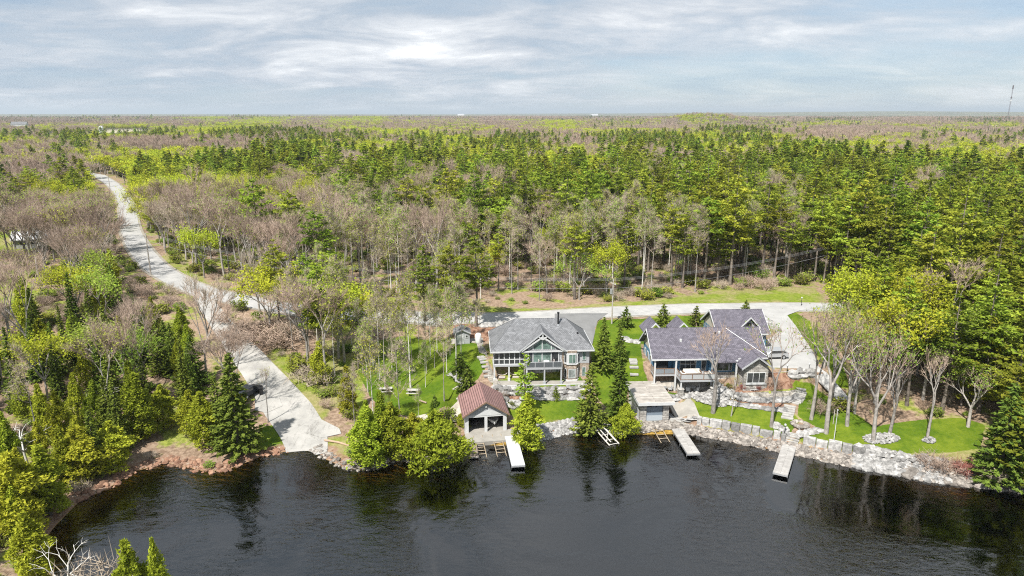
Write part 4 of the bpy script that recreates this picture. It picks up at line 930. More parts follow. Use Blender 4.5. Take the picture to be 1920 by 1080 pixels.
# ---- left house: grey hip roof, glazed centre gable
HL = empty('lakeside_house', (4.8, 102.7, 3.5), R(3.5), 'light grey house with hip roof and glazed centre gable left of the tall spruces', 'house')
P_(HL, 'foundation', concrete, (-7.9, 7.9, -2.1, 2.4, -.6, .06), (-7.7, 7.7, 2.4, 9.5, -.6, .0))
P_(HL, 'wall', siding_dark, (-7.6, -2.7, 2.6, 9.4, 0.003, 2.7), (-2.7, 3.1, .9, 9.4, 0.06, 2.7), label='brown-grey siding of the lower storey')
P_(HL, 'wall', stone_tan, (3.1, 7.6, 0, 9.38, 0, 2.74), (2.95, 3.45, -.25, .0, 0, 5.1), label='tan stone lower wall')
P_(HL, 'wall', siding_grey, (-7.6, -2.7, 2.6, 9.4, 2.7, 5.15), (-2.7, 3.1, .5, 9.4, 2.7, 5.15), (3.1, 7.6, .02, 9.4, 2.74, 5.15), label='light grey siding of the upper storey')
bp_ = [(3.5, .02, 0), (4.05, -.85, 0), (5.4, -.85, 0), (5.95, .02, 0)]
MB().prism(bp_, (0, 0, 2.9)).prism([(x, y, 4.75) for x, y, z in bp_], (0, 0, .4)).build('bay', stone_tan, HL, label='stone bay')
MB().prism([(x, y * .98, 2.9) for x, y, z in bp_], (0, 0, 1.85)).build('bay', trimw, HL, label='white panelled upper bay')
MB().prism([(3.3, .02, 2.85), (3.95, -1.0, 2.85), (5.5, -1.0, 2.85), (6.15, .02, 2.85)], (0, 0, .12)).build('sill', trimw, HL)
MB().prism([(3.3, .02, -.02), (3.95, -1.0, -.02), (5.5, -1.0, -.02), (6.15, .02, -.02)], (0, 0, .3)).build('sill', trimw, HL)
for z, gl in ((.55, glass_pale), (3.05, glass_green)):
    win(HL, 4.72, -.87, z, 1.15, 1.55, 2, 1, gl=gl); win(HL, 3.75, -.43, z, .55, 1.5, ang=-1.0, gl=glass); win(HL, 5.70, -.43, z, .55, 1.5, ang=1.0, gl=glass)
win(HL, 6.75, 0, 3.25, .62, 1.5, gl=glass_green); win(HL, 6.75, -.0, .5, .62, 1.6, gl=glass_green)
for x in (-1.75, -.35, .95, 2.25): win(HL, x, .88, .65, 1.15, 1.75, 2, 1, gl=[glass, glass_pale, glass_pale, glass_green][int(x > -1) + int(x > .5) + int(x > 2)])
# hip roof
ez, rz_, x0, x1, y0, y1 = 5.15, 8.9, -8.25, 8.25, -.65, 10.0; ym = 4.7
rf = MB(); a, b, c, d, e, f = (x0, y0, ez), (x1, y0, ez), (x1, y1, ez), (x0, y1, ez), (-4.1, ym, rz_), (4.2, ym, rz_)
rf.add([a, b, c, d, e, f], [(0, 1, 5, 4), (1, 2, 5), (2, 3, 4, 5), (3, 0, 4), (0, 3, 2, 1)]); rfo = rf.build('roof', roof_grey, HL)
fb = MB()
for p, q in ((a, b), (b, c), (c, d), (d, a)):
    v = Vector(q) - Vector(p); Mx = Matrix.Translation(p) @ Matrix.Rotation(math.atan2(v.y, v.x), 4, 'Z'); fb.box(-.04, v.length + .04, -.05, .05, -.2, .03, Mx)
fb.build('fascia', trimw, rfo)
hp = MB()
for p, q in ((a, e), (b, f), (c, f), (d, e), (e, f)): hp.tube([p, q], .07, 4)
hp.build('hip_cap', roof_grey, rfo)
# gable
ga, gy = 8.15, -.85
gr = MB()
for s in (-1, 1):
    q = [(s * 3.55, gy, ez + .02), (0, gy, ga + .03), (0, 3.75, ga + .03), (s * 3.55, -.5, ez + .02)]
    gr.prism(q if s < 0 else q[::-1], (0, 0, .12))
gro = gr.build('gable_roof', roof_grey, HL)
gb = MB()
for s in (-1, 1): gb.prism([(s * 3.7, gy - .06, ez - .12), (0, gy - .06, ga - .06), (0, gy - .06, ga + .18), (s * 3.7, gy - .06, ez + .12)], (0, .09, 0))
gb.build('bargeboard', trimg, gro)
MB().prism([(-2.95, -.3, 5.15), (2.95, -.3, 5.15), (0, -.3, 7.7)], (0, .75, 0)).prism([(-2.7, -.3, 2.8), (3.1, -.3, 2.8), (3.1, -.3, 5.15), (-2.7, -.3, 5.15)], (0, .78, 0)).build('gable_wall', siding_grey, HL)
tb = MB()
for s in (-1, 1):
    tb.prism([(s * 3.3, gy, 5.1), (s * .02, gy, 7.35), (s * .02, gy, 7.62), (s * 3.3, gy, 5.4)], (0, .12, 0)).prism([(s * .1, gy - .02, 7.0), (s * .75, gy - .02, 7.55), (s * .62, gy - .02, 7.68), (s * .0, gy - .02, 7.15)], (0, .1, 0))
tb.box(-.09, .09, gy, gy + .14, 7.1, 8.0); tb.build('gable_truss', trimw, HL)
# glazed wall: mullions and panes
mu = MB(); pn_ = MB(); xs_ = [-2.25, -1.5, -.05, 1.4, 2.6]
def topz(x): return 5.15 + (2.95 - abs(x)) * .865 - .55
for x in xs_: mu.box(x - .07, x + .07, -.43, -.29, 2.9, max(5.0, topz(x)))
mu.box(-2.6, 2.75, -.435, -.30, 4.93, 5.08); mu.box(-2.6, 2.75, -.435, -.30, 2.85, 3.0)
for xa, xb in zip(xs_[:-1], xs_[1:]):
    mu.prism([(xa, -.42, topz(xa)), (xb, -.42, topz(xb)), (xb, -.42, topz(xb) + .13), (xa, -.42, topz(xa) + .13)] if (xa < 0) == (xb <= 0) or xa > -.1 else [(xa, -.42, topz(xa)), (xb, -.42, topz(xb)), (xb, -.42, topz(xb) + .13), (xa, -.42, topz(xa) + .13)], (0, .1, 0))
muo = mu.build('window', trimw, HL, label='tall gable window in white mullions')
for xa, xb in zip(xs_[:-1], xs_[1:]):
    b = MB(); b.prism([(xa + .07, -.36, 5.08), (xb - .07, -.36, 5.08), (xb - .07, -.36, topz(xb)), (xa + .07, -.36, topz(xa))], (0, .04, 0)); b.build('pane', glass_green, muo)
    b = MB(); b.box(xa + .07, xb - .07, -.36, -.32, 3.0, 4.93); b.build('pane', glass if xa in (-2.25, 1.4) else glass_green, muo)
# screened porch at the left, deck in the middle
P_(HL, 'porch_floor', trimg, (-7.85, -2.75, -.25, 2.6, 2.5, 2.82)); P_(HL, 'porch_shade', shadein, (-7.5, -2.75, 2.4, 2.58, 2.83, 5.1), (-7.5, -2.8, 2.45, 2.59, .1, 2.5))  # dark sheets paint the shade behind the screens and below the floor
sp_ = MB(); n = 6
for i in range(n + 1): x = -7.7 + i * 4.95 / n; sp_.box(x - .07, x + .07, -.15, 0, 2.82, 5.1)
sp_.box(-7.77, -2.68, -.16, .01, 4.95, 5.12).box(-7.77, -2.68, -.155, 0, 3.6, 3.72).box(-7.77, -2.68, -.155, 0, 2.82, 2.92)
for y in (.8, 1.7): sp_.box(-7.77, -7.65, y - .06, y + .06, 2.82, 5.1)
sp_.box(-7.765, -7.655, 0, 2.5, 3.6, 3.72)
spo = sp_.build('screened_porch', trimw, HL)
MB().box(-7.7, -2.75, -.08, -.05, 2.9, 4.95).box(-7.72, -7.69, -.05, 2.5, 2.9, 4.95).build('screen', glass_mat('dark insect screen', (.04, .045, .05), .5), spo)
P_(HL, 'deck', trimg, (-2.75, 3.0, -2.0, .9, 2.55, 2.8))
railing(HL, [(-2.7, -1.95), (2.95, -1.95), (2.95, -.3)], 2.8, 1.0, trimg, glassy=mat('smoked rail glass', (.10, .11, .12), .1, spec=.8))
for x, y in ((-7.6, -.1), (-5.3, -.1), (-2.8, -.1), (-2.6, -1.85), (.2, -1.85), (2.85, -1.85)):
    P_(HL, 'post', trimw if x < -2 else trimg, (x - .11, x + .11, y - .11, y + .11, .06, 2.5), (x - .2, x + .2, y - .2, y + .2, .061, .5))
for x0_ in (-6.4, -4.2):
    b = MB(); b.tube([(x0_ + .9 * math.cos(t), .6, 1.3 + .55 * math.sin(t)) for t in np.linspace(3.3, 6.1, 9)], .05, 4); b.box(x0_ - .5, x0_ + .5, .3, 1.0, .35, .5)
    b.build('hammock', mat('hammock cloth', (.5, .45, .42), .9), HL)
P_(HL, 'skirting', trimw, (-7.95, 7.9, -2.25, -2.1, -.3, .08))
ch = MB(); ch.tube([(2.95, 3.6, 7.4), (2.95, 3.6, 10.1)], .13, 10); cho = ch.build('chimney', darkm, HL)
MB().tube([(2.95, 3.6, 7.7), (2.95, 3.6, 8.25)], [.34, .16], 10).build('flashing', steel, cho); MB().tube([(2.95, 3.6, 10.05), (2.95, 3.6, 10.25)], .2, 10).build('cap', darkm, cho)
MB().tube([(5.9, 2.0, 6.5), (5.9, 2.0, 7.25)], .06, 6).box(5.75, 6.05, 1.9, 2.1, 7.2, 7.3).build('roof_vent', darkm, HL)
MB().tube([(-6.9, -.72, 5.0), (-7.55, -.3, 4.7), (-7.72, -.2, 4.4), (-7.72, -.2, .3)], .045, 6).build('downspout', trimw, HL)
for x in (-5.2, 2.8): win(HL, x, 9.42, 3.6, 1.2, 1.1, ang=math.pi)
P_(HL, 'garage_door', trimw, (-3.2, 1.6, 9.42, 9.5, 2.85, 5.0))
for y in (4.4, 7.0): win(HL, -7.62, y, 3.4, .9, 1.2, ang=-math.pi / 2); win(HL, 7.62, y, 3.4, .9, 1.2, ang=math.pi / 2)

# ---- right house: long purple-grey gable roof, stone front wing
HR = empty('shore_house', (21.9, 99.9, 2.8), R(2.5), 'blue and stone house under a long purple-grey shingle roof with front stone wing', 'house')
P_(HR, 'wall', stone_grey, (.5, 9.2, 2.4, 8.4, -.8, 2.75), (9.2, 13.2, .6, 8.4, -.8, 2.75), (13.2, 17.5, .61, 8.4, -.8, 2.74), label='pale stone lower wall')
P_(HR, 'wall', siding_blue, (.5, 3.6, 2.0, 8.4, 2.75, 5.3), (3.6, 9.2, 1.2, 8.4, 2.75, 5.3), (9.2, 13.2, .62, 8.4, 2.75, 5.3), (13.2, 17.5, .63, 8.4, 2.74, 5.3), label='blue siding upper wall')
P_(HR, 'wall', stone_grey, (13.5, 17.2, -2.7, .6, -.1, 4.65), label='stone wall of the front wing')
MB().prism([(.5, .2, 5.3), (.5, 8.5, 5.3), (.5, 4.35, 8.6)], (.2, 0, 0)).prism([(17.3, .2, 5.3), (17.3, 8.5, 5.3), (17.3, 4.35, 8.6)], (.2, 0, 0)).build('gable_wall', stucco, HR)
MB().prism([(13.5, -2.7, 4.65), (17.2, -2.7, 4.65), (15.35, -2.7, 6.1)], (0, .3, 0)).build('gable_wall', stone_grey, HR, label='stone gable of the front wing')
def gable(parent, x0, x1, y0, y1, ez, rz_, m, th=.16, name='roof', barge=trimw, capm=None):
    """ridge along x"""
    ym = (y0 + y1) / 2; b = MB()
    b.prism([(x0, y0, ez), (x1, y0, ez), (x1, ym, rz_), (x0, ym, rz_)], (0, 0, th)).prism([(x0, ym, rz_), (x1, ym, rz_), (x1, y1, ez), (x0, y1, ez)], (0, 0, th))
    o = b.build(name, m, parent); b = MB()
    for x in (x0 - .03, x1 - .03):
        b.prism([(x, y0, ez - .12), (x, ym, rz_ - .12), (x, ym, rz_ + th + .03), (x, y0, ez + th + .03)], (.07, 0, 0)).prism([(x, y1, ez - .12), (x, ym, rz_ - .12), (x, ym, rz_ + th + .03), (x, y1, ez + th + .03)], (.07, 0, 0))
    b.box(x0, x1, y0 - .08, y0 + .0, ez - .08, ez + th * .9).box(x0, x1, y1, y1 + .08, ez - .08, ez + th * .9); b.build('fascia', barge, o)
    MB().tube([(x0, ym, rz_ + th), (x1, ym, rz_ + th)], .08, 4).build('ridge_cap', capm or m, o); return o
def gable_y(parent, x0, x1, y0, y1, ez, rz_, m, th=.14, name='wing_roof', barge=trimg):
    """ridge along y"""
    xm = (x0 + x1) / 2; b = MB()
    b.prism([(x0, y0, ez), (xm, y0, rz_), (xm, y1, rz_), (x0, y1, ez)], (0, 0, th)).prism([(xm, y0, rz_), (x1, y0, ez), (x1, y1, ez), (xm, y1, rz_)], (0, 0, th))
    o = b.build(name, m, parent); b = MB()
    for xa, xb in ((x0, xm), (x1, xm)): b.prism([(xa, y0 - .05, ez - .1), (xb, y0 - .05, rz_ - .1), (xb, y0 - .05, rz_ + th + .04), (xa, y0 - .05, ez + th + .04)], (0, .08, 0))
    b.build('bargeboard', barge, o); return o
mr_ = gable(HR, -.25, 18.1, -.3, 9.0, 5.2, 8.75, roof_purple)
# large cross wing roof whose left slope runs down over the porch, and the valley flashing beside it
b = MB(); b.prism([(9.6, -1.05, 4.85), (13.2, -1.05, 4.85), (13.2, 1.0, 6.35), (9.6, 1.0, 6.35)], (0, 0, .14)); b.build('porch_roof', roof_purple, HR)
b = MB(); b.tube([(12.6, 4.15, 8.83), (18.0, -.25, 5.48)], .035, 4).build('valley_flashing', steel, mr_)
gable_y(HR, 12.85, 17.85, -3.25, 1.9, 4.55, 6.35, roof_purple)
for cx in (1.5, 6.1):
    gable_y(HR, cx - 1.7, cx + 1.7, 5.2, 9.4, 7.6, 9.35, roof_purple, name='rear_gable_roof', barge=trimw)
P_(HR, 'roof_vent', trimw, (4.7, 5.0, 2.2, 2.5, 6.9, 7.7), (4.7, 5.25, 2.2, 2.5, 6.9, 7.12)); P_(HR, 'roof_vent', darkm, (10.5, 10.75, 3.3, 3.55, 7.9, 8.4)); P_(HR, 'roof_vent', trimw, (11.2, 11.5, 3.4, 3.7, 7.9, 8.5))
# left balcony and middle deck
P_(HR, 'balcony', trimg, (.2, 3.5, -.1, 2.0, 2.5, 2.75)); railing(HR, [(.25, 1.9), (.25, -.05), (3.45, -.05)], 2.75, 1.0, woodb, gap=.16, glassy=mat('tinted rail glass', (.22, .24, .26), .1, spec=.8))
P_(HR, 'deck', trimg, (3.7, 9.1, -2.6, 1.2, 2.45, 2.75)); railing(HR, [(3.75, .3), (3.75, -2.55), (9.05, -2.55), (9.05, -.9)], 2.75, 1.0, woodb, gap=.16, glassy=mat('clear rail glass', (.42, .43, .44), .1, spec=.8))
for x, y in ((.35, 0), (3.6, -.2), (9.2, -.6), (12.9, -.9)): P_(HR, 'post', trimw, (x - .12, x + .12, y - .12, y + .12, 0, 5.2))
for x, y in ((.3, -.2), (3.9, -2.4), (9.0, -2.4), (9.7, -1.0)): P_(HR, 'pier', stone_grey, (x - .38, x + .38, y - .38, y + .38, -.3, 1.25 if x < 9.5 else 2.2), (x - .44, x + .44, y - .44, y + .44, 1.25 if x < 9.5 else 2.2, 1.35 if x < 9.5 else 2.3)); P_(HR, 'post', trimw, (x - .1, x + .1, y - .1, y + .1, 1.35, 2.46))
P_(HR, 'patio_shade', shadein, (.7, 9.1, 2.3, 2.41, .02, 2.5))  # dark panel paints the shade under the deck
win(HR, 2.0, 1.98, 2.85, 1.9, 2.1, 3, 1, fr=darkm); win(HR, 5.9, 1.18, 2.9, 2.6, 2.0, 3, 2, fr=trimw); win(HR, 8.4, 1.18, 2.85, .8, 2.1, fr=trimw)
win(HR, 11.3, .6, 3.0, 1.9, 1.9, 2, 1, fr=trimw); win(HR, 12.55, .6, 3.0, .45, 1.9, fr=trimw); win(HR, 11.2, .58, .75, 1.5, .95, 2, 1, gl=glass_green)
win(HR, 15.35, -2.72, 2.15, 2.9, 1.75, 3, 1, fr=trimw, fw=.1); win(HR, 15.3, -2.72, .25, 1.3, .85, 2, 1, fr=trimw)
P_(HR, 'sill', trimw, (13.8, 16.9, -2.86, -2.69, 1.95, 2.12)); win(HR, 17.52, -.9 + .9, 3.0, .9, 1.5, ang=math.pi / 2)
for y in (3.4, 5.2, 7.0): win(HR, .48, y, 3.2, .85, 1.5, ang=-math.pi / 2, fr=trimw)
win(HR, .48, 4.6, .4, 1.0, 1.5, ang=-math.pi / 2, fr=trimw)
for i in range(9): pass
st = MB()
for i in range(7): st.box(9.75, 11.0 - .0, -1.2 - i * .28, -.92 - i * .28, 0, 1.35 - i * .19)
st.build('steps', stone_grey, HR)
# ---- garage wing at the back
GA = empty('garage', (38.6, 113.2, 6.35), R(2.5), 'rear garage with purple-grey roof and small front dormer beside the road', 'garage')
P_(GA, 'wall', siding_blue, (-4.1, 4.1, -3.9, 3.9, -.5, 2.8)); MB().prism([(-4.1, -3.9, 2.8), (-4.1, 3.9, 2.8), (-4.1, 0, 5.5)], (.2, 0, 0)).prism([(3.9, -3.9, 2.8), (3.9, 3.9, 2.8), (3.9, 0, 5.5)], (.2, 0, 0)).build('gable_wall', stucco, GA)
gable(GA, -4.6, 4.6, -4.4, 4.4, 2.75, 5.75, roof_purple)
gable_y(GA, -.5, 3.1, -3.7, -.1, 3.6, 5.45, roof_purple, name='dormer_roof', barge=trimw)
MB().prism([(-.1, -3.2, 3.2), (2.7, -3.2, 3.2), (2.7, -3.2, 3.7), (1.3, -3.2, 5.1), (-.1, -3.2, 3.7)], (0, 2.4, 0)).build('dormer', siding_grey, GA)
win(GA, 1.3, -3.22, 3.45, .8, .95, 2, 1, fr=darkm); win(GA, -4.12, 0, .9, 1.1, 1.2, ang=-math.pi / 2)

# ---- left boathouse
BH = empty('boathouse', (-3.75, 90.25, .62), R(9.5), 'boathouse with maroon metal roof, white gable and two open boat bays', 'boathouse')
P_(BH, 'floor', concrete, (-3.1, 3.1, -3.1, 6.9, -.9, -.02), (3.1, 5.2, -3.1, .2, -.9, -.03))
P_(BH, 'wall', siding_grey, (-3.0, -2.85, .1, 6.8, -.02, 2.65), (2.85, 3.0, .1, 6.8, -.02, 2.65), (-2.85, 2.85, 6.6, 6.8, -.02, 2.65), label='pale side and rear walls')
P_(BH, 'wall', trimw, (-3.0, -2.5, -.1, .1, -.02, 2.3), (2.5, 3.0, -.1, .1, -.02, 2.3), (-.2, .2, -.1, .1, -.02, 2.3), (-3.0, 3.0, -.1, .1, 2.3, 2.65), label='white front with two openings')
P_(BH, 'bay_shade', shadein, (-2.84, -2.8, .2, 6.5, 0, 2.6), (2.8, 2.84, .2, 6.5, 0, 2.6), (-2.8, 2.8, 6.5, 6.55, 0, 2.6))  # dark lining paints the shade inside the boat bays
MB().prism([(-3.0, -.1, 2.65), (3.0, -.1, 2.65), (0, -.1, 4.55)], (0, .2, 0)).prism([(-3.0, 6.6, 2.65), (3.0, 6.6, 2.65), (0, 6.6, 4.55)], (0, .2, 0)).build('gable_wall', siding_grey, BH)
MB().prism([(-1.5, -.14, 2.55), (2.5, -.14, 2.55), (.5, -.14, 3.45)], (0, .05, 0)).build('gable_trim', trimw, BH)
gable_y(BH, -3.4, 3.4, -.55, 7.2, 2.55, 4.72, roof_maroon, th=.08, name='roof', barge=woodb)
MB().tube([(0, -.15, 3.95), (0, -.35, 3.95)], .12, 8).build('wall_lamp', trimw, BH)
def boat(name, x, y, z, rz, label, hull, L_=5.2, Wd=1.9):
    o = empty(name, (x, y, z), rz, label, 'boat'); b = MB(); n = 9; ring = []
    for i in range(n):
        f = i / (n - 1); yy = (f - .5) * L_; wv = Wd / 2 * (1 - max(0, (.45 - f)) ** 2 * 4.6) * (1 if f > .02 else .3); kz = .12 + max(0, .4 - f) ** 2 * 2.2; top = .85 + max(0, .5 - f) * .35
        ring.append([(-wv, yy, top), (-wv * .92, yy, .5 + (top - .85)), (0, yy, kz), (wv * .92, yy, .5 + (top - .85)), (wv, yy, top)])
    Vs = [p for r_ in ring for p in r_]; Fs = []
    for i in range(n - 1):
        for j in range(4): Fs.append((i * 5 + j, i * 5 + j + 1, (i + 1) * 5 + j + 1, (i + 1) * 5 + j))
    Fs += [tuple(range(4, -1, -1)), tuple((n - 1) * 5 + j for j in range(5))]; Fs += [(i * 5, (i + 1) * 5, (i + 1) * 5 + 4, i * 5 + 4) for i in range(n - 1)]
    b.add(Vs, Fs); b.build('hull', hull, o)
    b = MB(); b.prism([(-.75, -.1, .95), (.75, -.1, .95), (.62, .15, 1.45), (-.62, .15, 1.45)], (0, .05, 0)).build('windshield', glass, o)
    for sx in (-.45, .45): MB().box(sx - .28, sx + .28, .4, .9, .86, 1.0).box(sx - .28, sx + .28, .82, .95, 1.0, 1.5).build('seat', trimw, o)
    MB().box(-.25, .25, L_ / 2 - .05, L_ / 2 + .35, .3, 1.2).build('engine', darkm, o); return o
wb = mat('white gelcoat', (.75, .76, .78), .25, spec=.6); bb = mat('black gelcoat', (.03, .03, .035), .25, spec=.6)
for x, hm, lb in ((-1.35, bb, 'black speedboat parked in the left bay of the maroon roofed boathouse'), (1.35, wb, 'white speedboat parked in the right bay of the maroon roofed boathouse')):
    p = Matrix.Rotation(R(9.5), 4, 'Z') @ Vector((x, 3.2, 0)); boat('speedboat', -3.75 + p.x, 90.25 + p.y, .78, R(9.5), lb, hm)
# ---- right boathouse with plank roof
BR = empty('boathouse', (21.05, 93.2, .8), R(4), 'flat plank roofed boathouse of pale stone with grey-blue door beside the patio', 'boathouse')
P_(BR, 'floor', concrete, (-2.4, 4.3, -1.5, .1, -.9, 0), (-2.3, 2.3, .1, 7.4, -.9, .02))
P_(BR, 'wall', stone_grey, (-2.15, -1.25, -.1, .5, 0, 2.55), (1.25, 2.15, -.1, .5, 0, 2.55), label='stone front piers'); P_(BR, 'wall', trimw, (-2.1, -1.95, .5, 7.2, .02, 1.75), (1.95, 2.1, .5, 7.2, .02, 2.5), (-1.95, 1.95, 7.05, 7.2, .02, 2.5), label='white panelled side wall')
P_(BR, 'clerestory', siding_blue, (-2.1, -1.95, .5, 7.2, 1.75, 2.5))
for y in (1.6, 3.2, 4.8, 6.2): win(BR, -2.12, y, 1.8, 1.2, .6, ang=-math.pi / 2, fr=trimw)
dr = P_(BR, 'garage_door', mat('grey-blue door paint', (.17, .21, .26), .55, var=(.20, .24, .29), vscale=2), (-1.25, 1.25, .1, .2, .8, 2.5)); P_(BR, 'door_panel', mat('pale blue-grey panel', (.40, .44, .48), .5), (-1.25, 1.25, .08, .2, .05, .79)); P_(BR, 'door_hardware', darkm, (-1.1, -.35, .05, .1, 1.95, 2.07), (.2, .4, .05, .1, 1.93, 2.05))
b = MB(); b.box(-1.25, 1.25, .06, .1, 1.36, 1.38).box(-1.25, 1.25, .06, .1, 1.93, 1.94).build('seam', darkm, dr)
P_(BR, 'roof', deckplank, (-2.6, 2.75, -.75, 7.5, 2.72, 2.86)); P_(BR, 'fascia', trimw, (-2.63, 2.78, -.8, -.72, 2.45, 2.83), (-2.65, -2.57, -.72, 7.5, 2.45, 2.83), (2.7, 2.78, -.72, 7.5, 2.45, 2.83))
P_(BR, 'roof_framing', trimg, (-2.5, 2.65, -.6, 7.4, 2.5, 2.7))
BR.scale = (1, 1, 1.16)
# ---- shed and tank
x, y, z = GZp(867, 645); SH = empty('garden_shed', (x, y, z), R(6), 'small pale garden shed with grey roof and white door at the trees', 'shed')
P_(SH, 'wall', siding_grey, (-1.3, 1.3, 0, 2.4, -.1, 2.0)); MB().prism([(-1.3, 0, 2), (1.3, 0, 2), (0, 0, 2.6)], (0, 2.4, 0)).build('gable_wall', siding_grey, SH)
gable_y(SH, -1.55, 1.55, -.3, 2.7, 1.95, 2.7, roof_grey, th=.08, name='roof', barge=trimg); P_(SH, 'door', trimw, (-.9, .25, -.05, 0.01, 0, 1.8)); win(SH, .78, 0, 1.1, .5, .55, fr=trimw)
x, y, z = GZp(897, 644); b = MB(); b.tube([(x, y, z), (x, y, z + .2), (x, y, z + 1.6), (x, y, z + 1.85), (x, y, z + 1.95)], [.4, .55, .55, .4, .12], 14); tk = b.build('propane_tank', wb, None, smooth_=True); tag(tk, 'white upright gas tank between the shed and the grey roofed house', 'tank')
# ---- far farm buildings
def far_house(name, px, dist, w_, d_, h_, lab, cat, wallm, roofm, rz=.3):
    x = (px - 960) / FPX * dist * 1.0 / 1.0; y = dist * CT; z = float(zg(x, y)); o = empty(name, (x, y, z), rz, lab, cat)
    P_(o, 'wall', wallm, (-w_ / 2, w_ / 2, -d_ / 2, d_ / 2, 0, h_)); MB().prism([(-w_ / 2, -d_ / 2, h_), (-w_ / 2, d_ / 2, h_), (-w_ / 2, 0, h_ + d_ * .35)], (w_, 0, 0)).build('gable_wall', wallm, o); gable(o, -w_ / 2 - .5, w_ / 2 + .5, -d_ / 2 - .5, d_ / 2 + .5, h_, h_ + d_ * .38, roofm)
    for k in range(4): win(o, -w_ / 2 + w_ * (k + .5) / 4, -d_ / 2 - .02, h_ * .35, w_ * .1, h_ * .35)
    return o
far_house('farmhouse', 90, 1450, 26, 14, 14, 'long white farmhouse standing above the trees at far left', 'house', trimw, roof_grey)
x = (233 - 960) / FPX * 980; y = 980 * CT; b = MB(); z0 = float(zg(x, y)); b.tube([(x, y, z0), (x, y, z0 + 17), (x, y, z0 + 19), (x, y, z0 + 19.6)], [3, 3, 2, .3], 14)
tag(b.build('grain_silo', trimw), 'white round silo top among far trees at the pale field', 'silo')
for px, ds in ((1105, 5200), (870, 5600)): far_house('barn', px, ds, 50, 18, 26, 'tiny white barn on the horizon %s' % ('right of centre' if px > 960 else 'left of centre'), 'barn', trimw, trimg, .1)
# ---- radio mast on the horizon
x = (1834 - 960) / FPX * 2600; y = 2600 * CT; z0 = float(zg(x, y)); MS = empty('radio_mast', (x, y, z0), 0, 'tall thin radio mast rising above the horizon at far right', 'mast')
ms_m = mat('dark painted mast steel', (.12, .10, .11), .6); b = MB()
for a in (0, 2.09, 4.19): b.tube([(1.5 * math.cos(a), 1.5 * math.sin(a), 0), (1.5 * math.cos(a), 1.5 * math.sin(a), 122)], .28, 4)
for i in range(40):
    for a in (0, 2.09, 4.19): b.tube([(1.5 * math.cos(a), 1.5 * math.sin(a), i * 3), (1.5 * math.cos(a + 2.09), 1.5 * math.sin(a + 2.09), i * 3 + 3)], .12, 3)
b.build('lattice', ms_m, MS); MB().tube([(0, 0, 112), (0, 0, 125)], 2.2, 8).build('antenna', ms_m, MS); MB().tube([(0, 0, 70), (0, 0, 76)], 2.4, 8).build('antenna', trimw, MS); MB().tube([(0, 0, 80), (0, 0, 86)], 2.4, 8).build('antenna', ms_m, MS)
#@@STAGE5
# ------------------------------------------------------------------ docks, rails, stone work
def dock(name, p0, p1, wd, z, top, lab, frame=steel, n_post=3):
    v = Vector(p1) - Vector(p0); L_ = v.length; a = math.atan2(v.y, v.x) - math.pi / 2; o = empty(name, (p0[0], p0[1], 0), a, lab, 'dock')
    h = wd / 2
    P_(o, 'deck', top, (-h, h, 0, L_ * .5 - .02, z - .06, z), (-h, h, L_ * .5 + .02, L_, z - .06, z)); P_(o, 'frame', frame, (-h - .03, -h + .05, 0, L_, z - .28, z - .061), (h - .05, h + .03, 0, L_, z - .28, z - .062), (-h, h, L_ - .05, L_ + .04, z - .28, z - .063))
    for i in range(n_post):
        for s in (-1, 1): b = MB(); yy = L_ * (i + .9) / n_post - .15; b.tube([(s * (h - .05), yy, -1.6), (s * (h - .05), yy, z - .07)], .05, 6); b.build('post', frame, o)
    return o
dock('dock', U(958, 818, .55), U(972, 873, .55), 1.75, .62, white_deck, 'white dock beside the maroon roofed boathouse, right of its rails')
dock('dock', U(884, 818, .4), U(889, 856, .4), 1.15, .45, tanplank, 'short narrow tan board dock left of the boat rails', woodg, 2)
dock('dock', U(1264, 794, .55), U(1301, 851, .55), 1.75, .62, dockplank, 'pale plank dock leading from the patio steps beside the flat roofed boathouse')
dock('dock', U(1481, 833, .55), U(1463, 889, .55), 1.75, .62, dockplank, 'pale plank dock at the foot of the curved stone steps')
def rails(p0, p1, gauge, lab, n=9, ties=True):
    """boat rails from (x,y,z) p0 down to p1"""
    a = Vector(p0); c = Vector(p1); v = c - a; s = Vector((-v.y, v.x, 0)).normalized() * gauge / 2; o = empty('boat_rails', a, 0, lab, 'rails', 'boat rails running into the water')
    for k in (-1, 1): MB().tube([s * k, v + s * k], .06, 4).build('rail', mat_rail, o)
    for i in range(n): q = v * ((i + .5) / n); MB().tube([q - s * 1.1 - Vector((0, 0, .08)), q + s * 1.1 - Vector((0, 0, .08))], .05, 4).build('tie', mat_rail, o)
    return o
mat_rail = mat('rusty tan rail', (.42, .35, .26), .8, var=(.30, .23, .16), vscale=3)
for dx, lb in ((-1.35, 'left'), (1.35, 'right')):
    Rm = Matrix.Rotation(R(9.5), 4, 'Z'); a = Vector((-3.75, 90.25, .62)) + Rm @ Vector((dx, -1.2, .02)); m_ = Vector((-3.75, 90.25, 0)) + Rm @ Vector((dx, -8.2, -.25))
    rails(a, m_, 1.25, '%s pair of boat rails in front of the maroon roofed boathouse' % lb)
a = Vector((21.0, 91.9, .82)); rails(a, (21.9, 87.0, -.25), 1.3, 'boat rails below the grey-blue door of the plank roofed boathouse', 6)
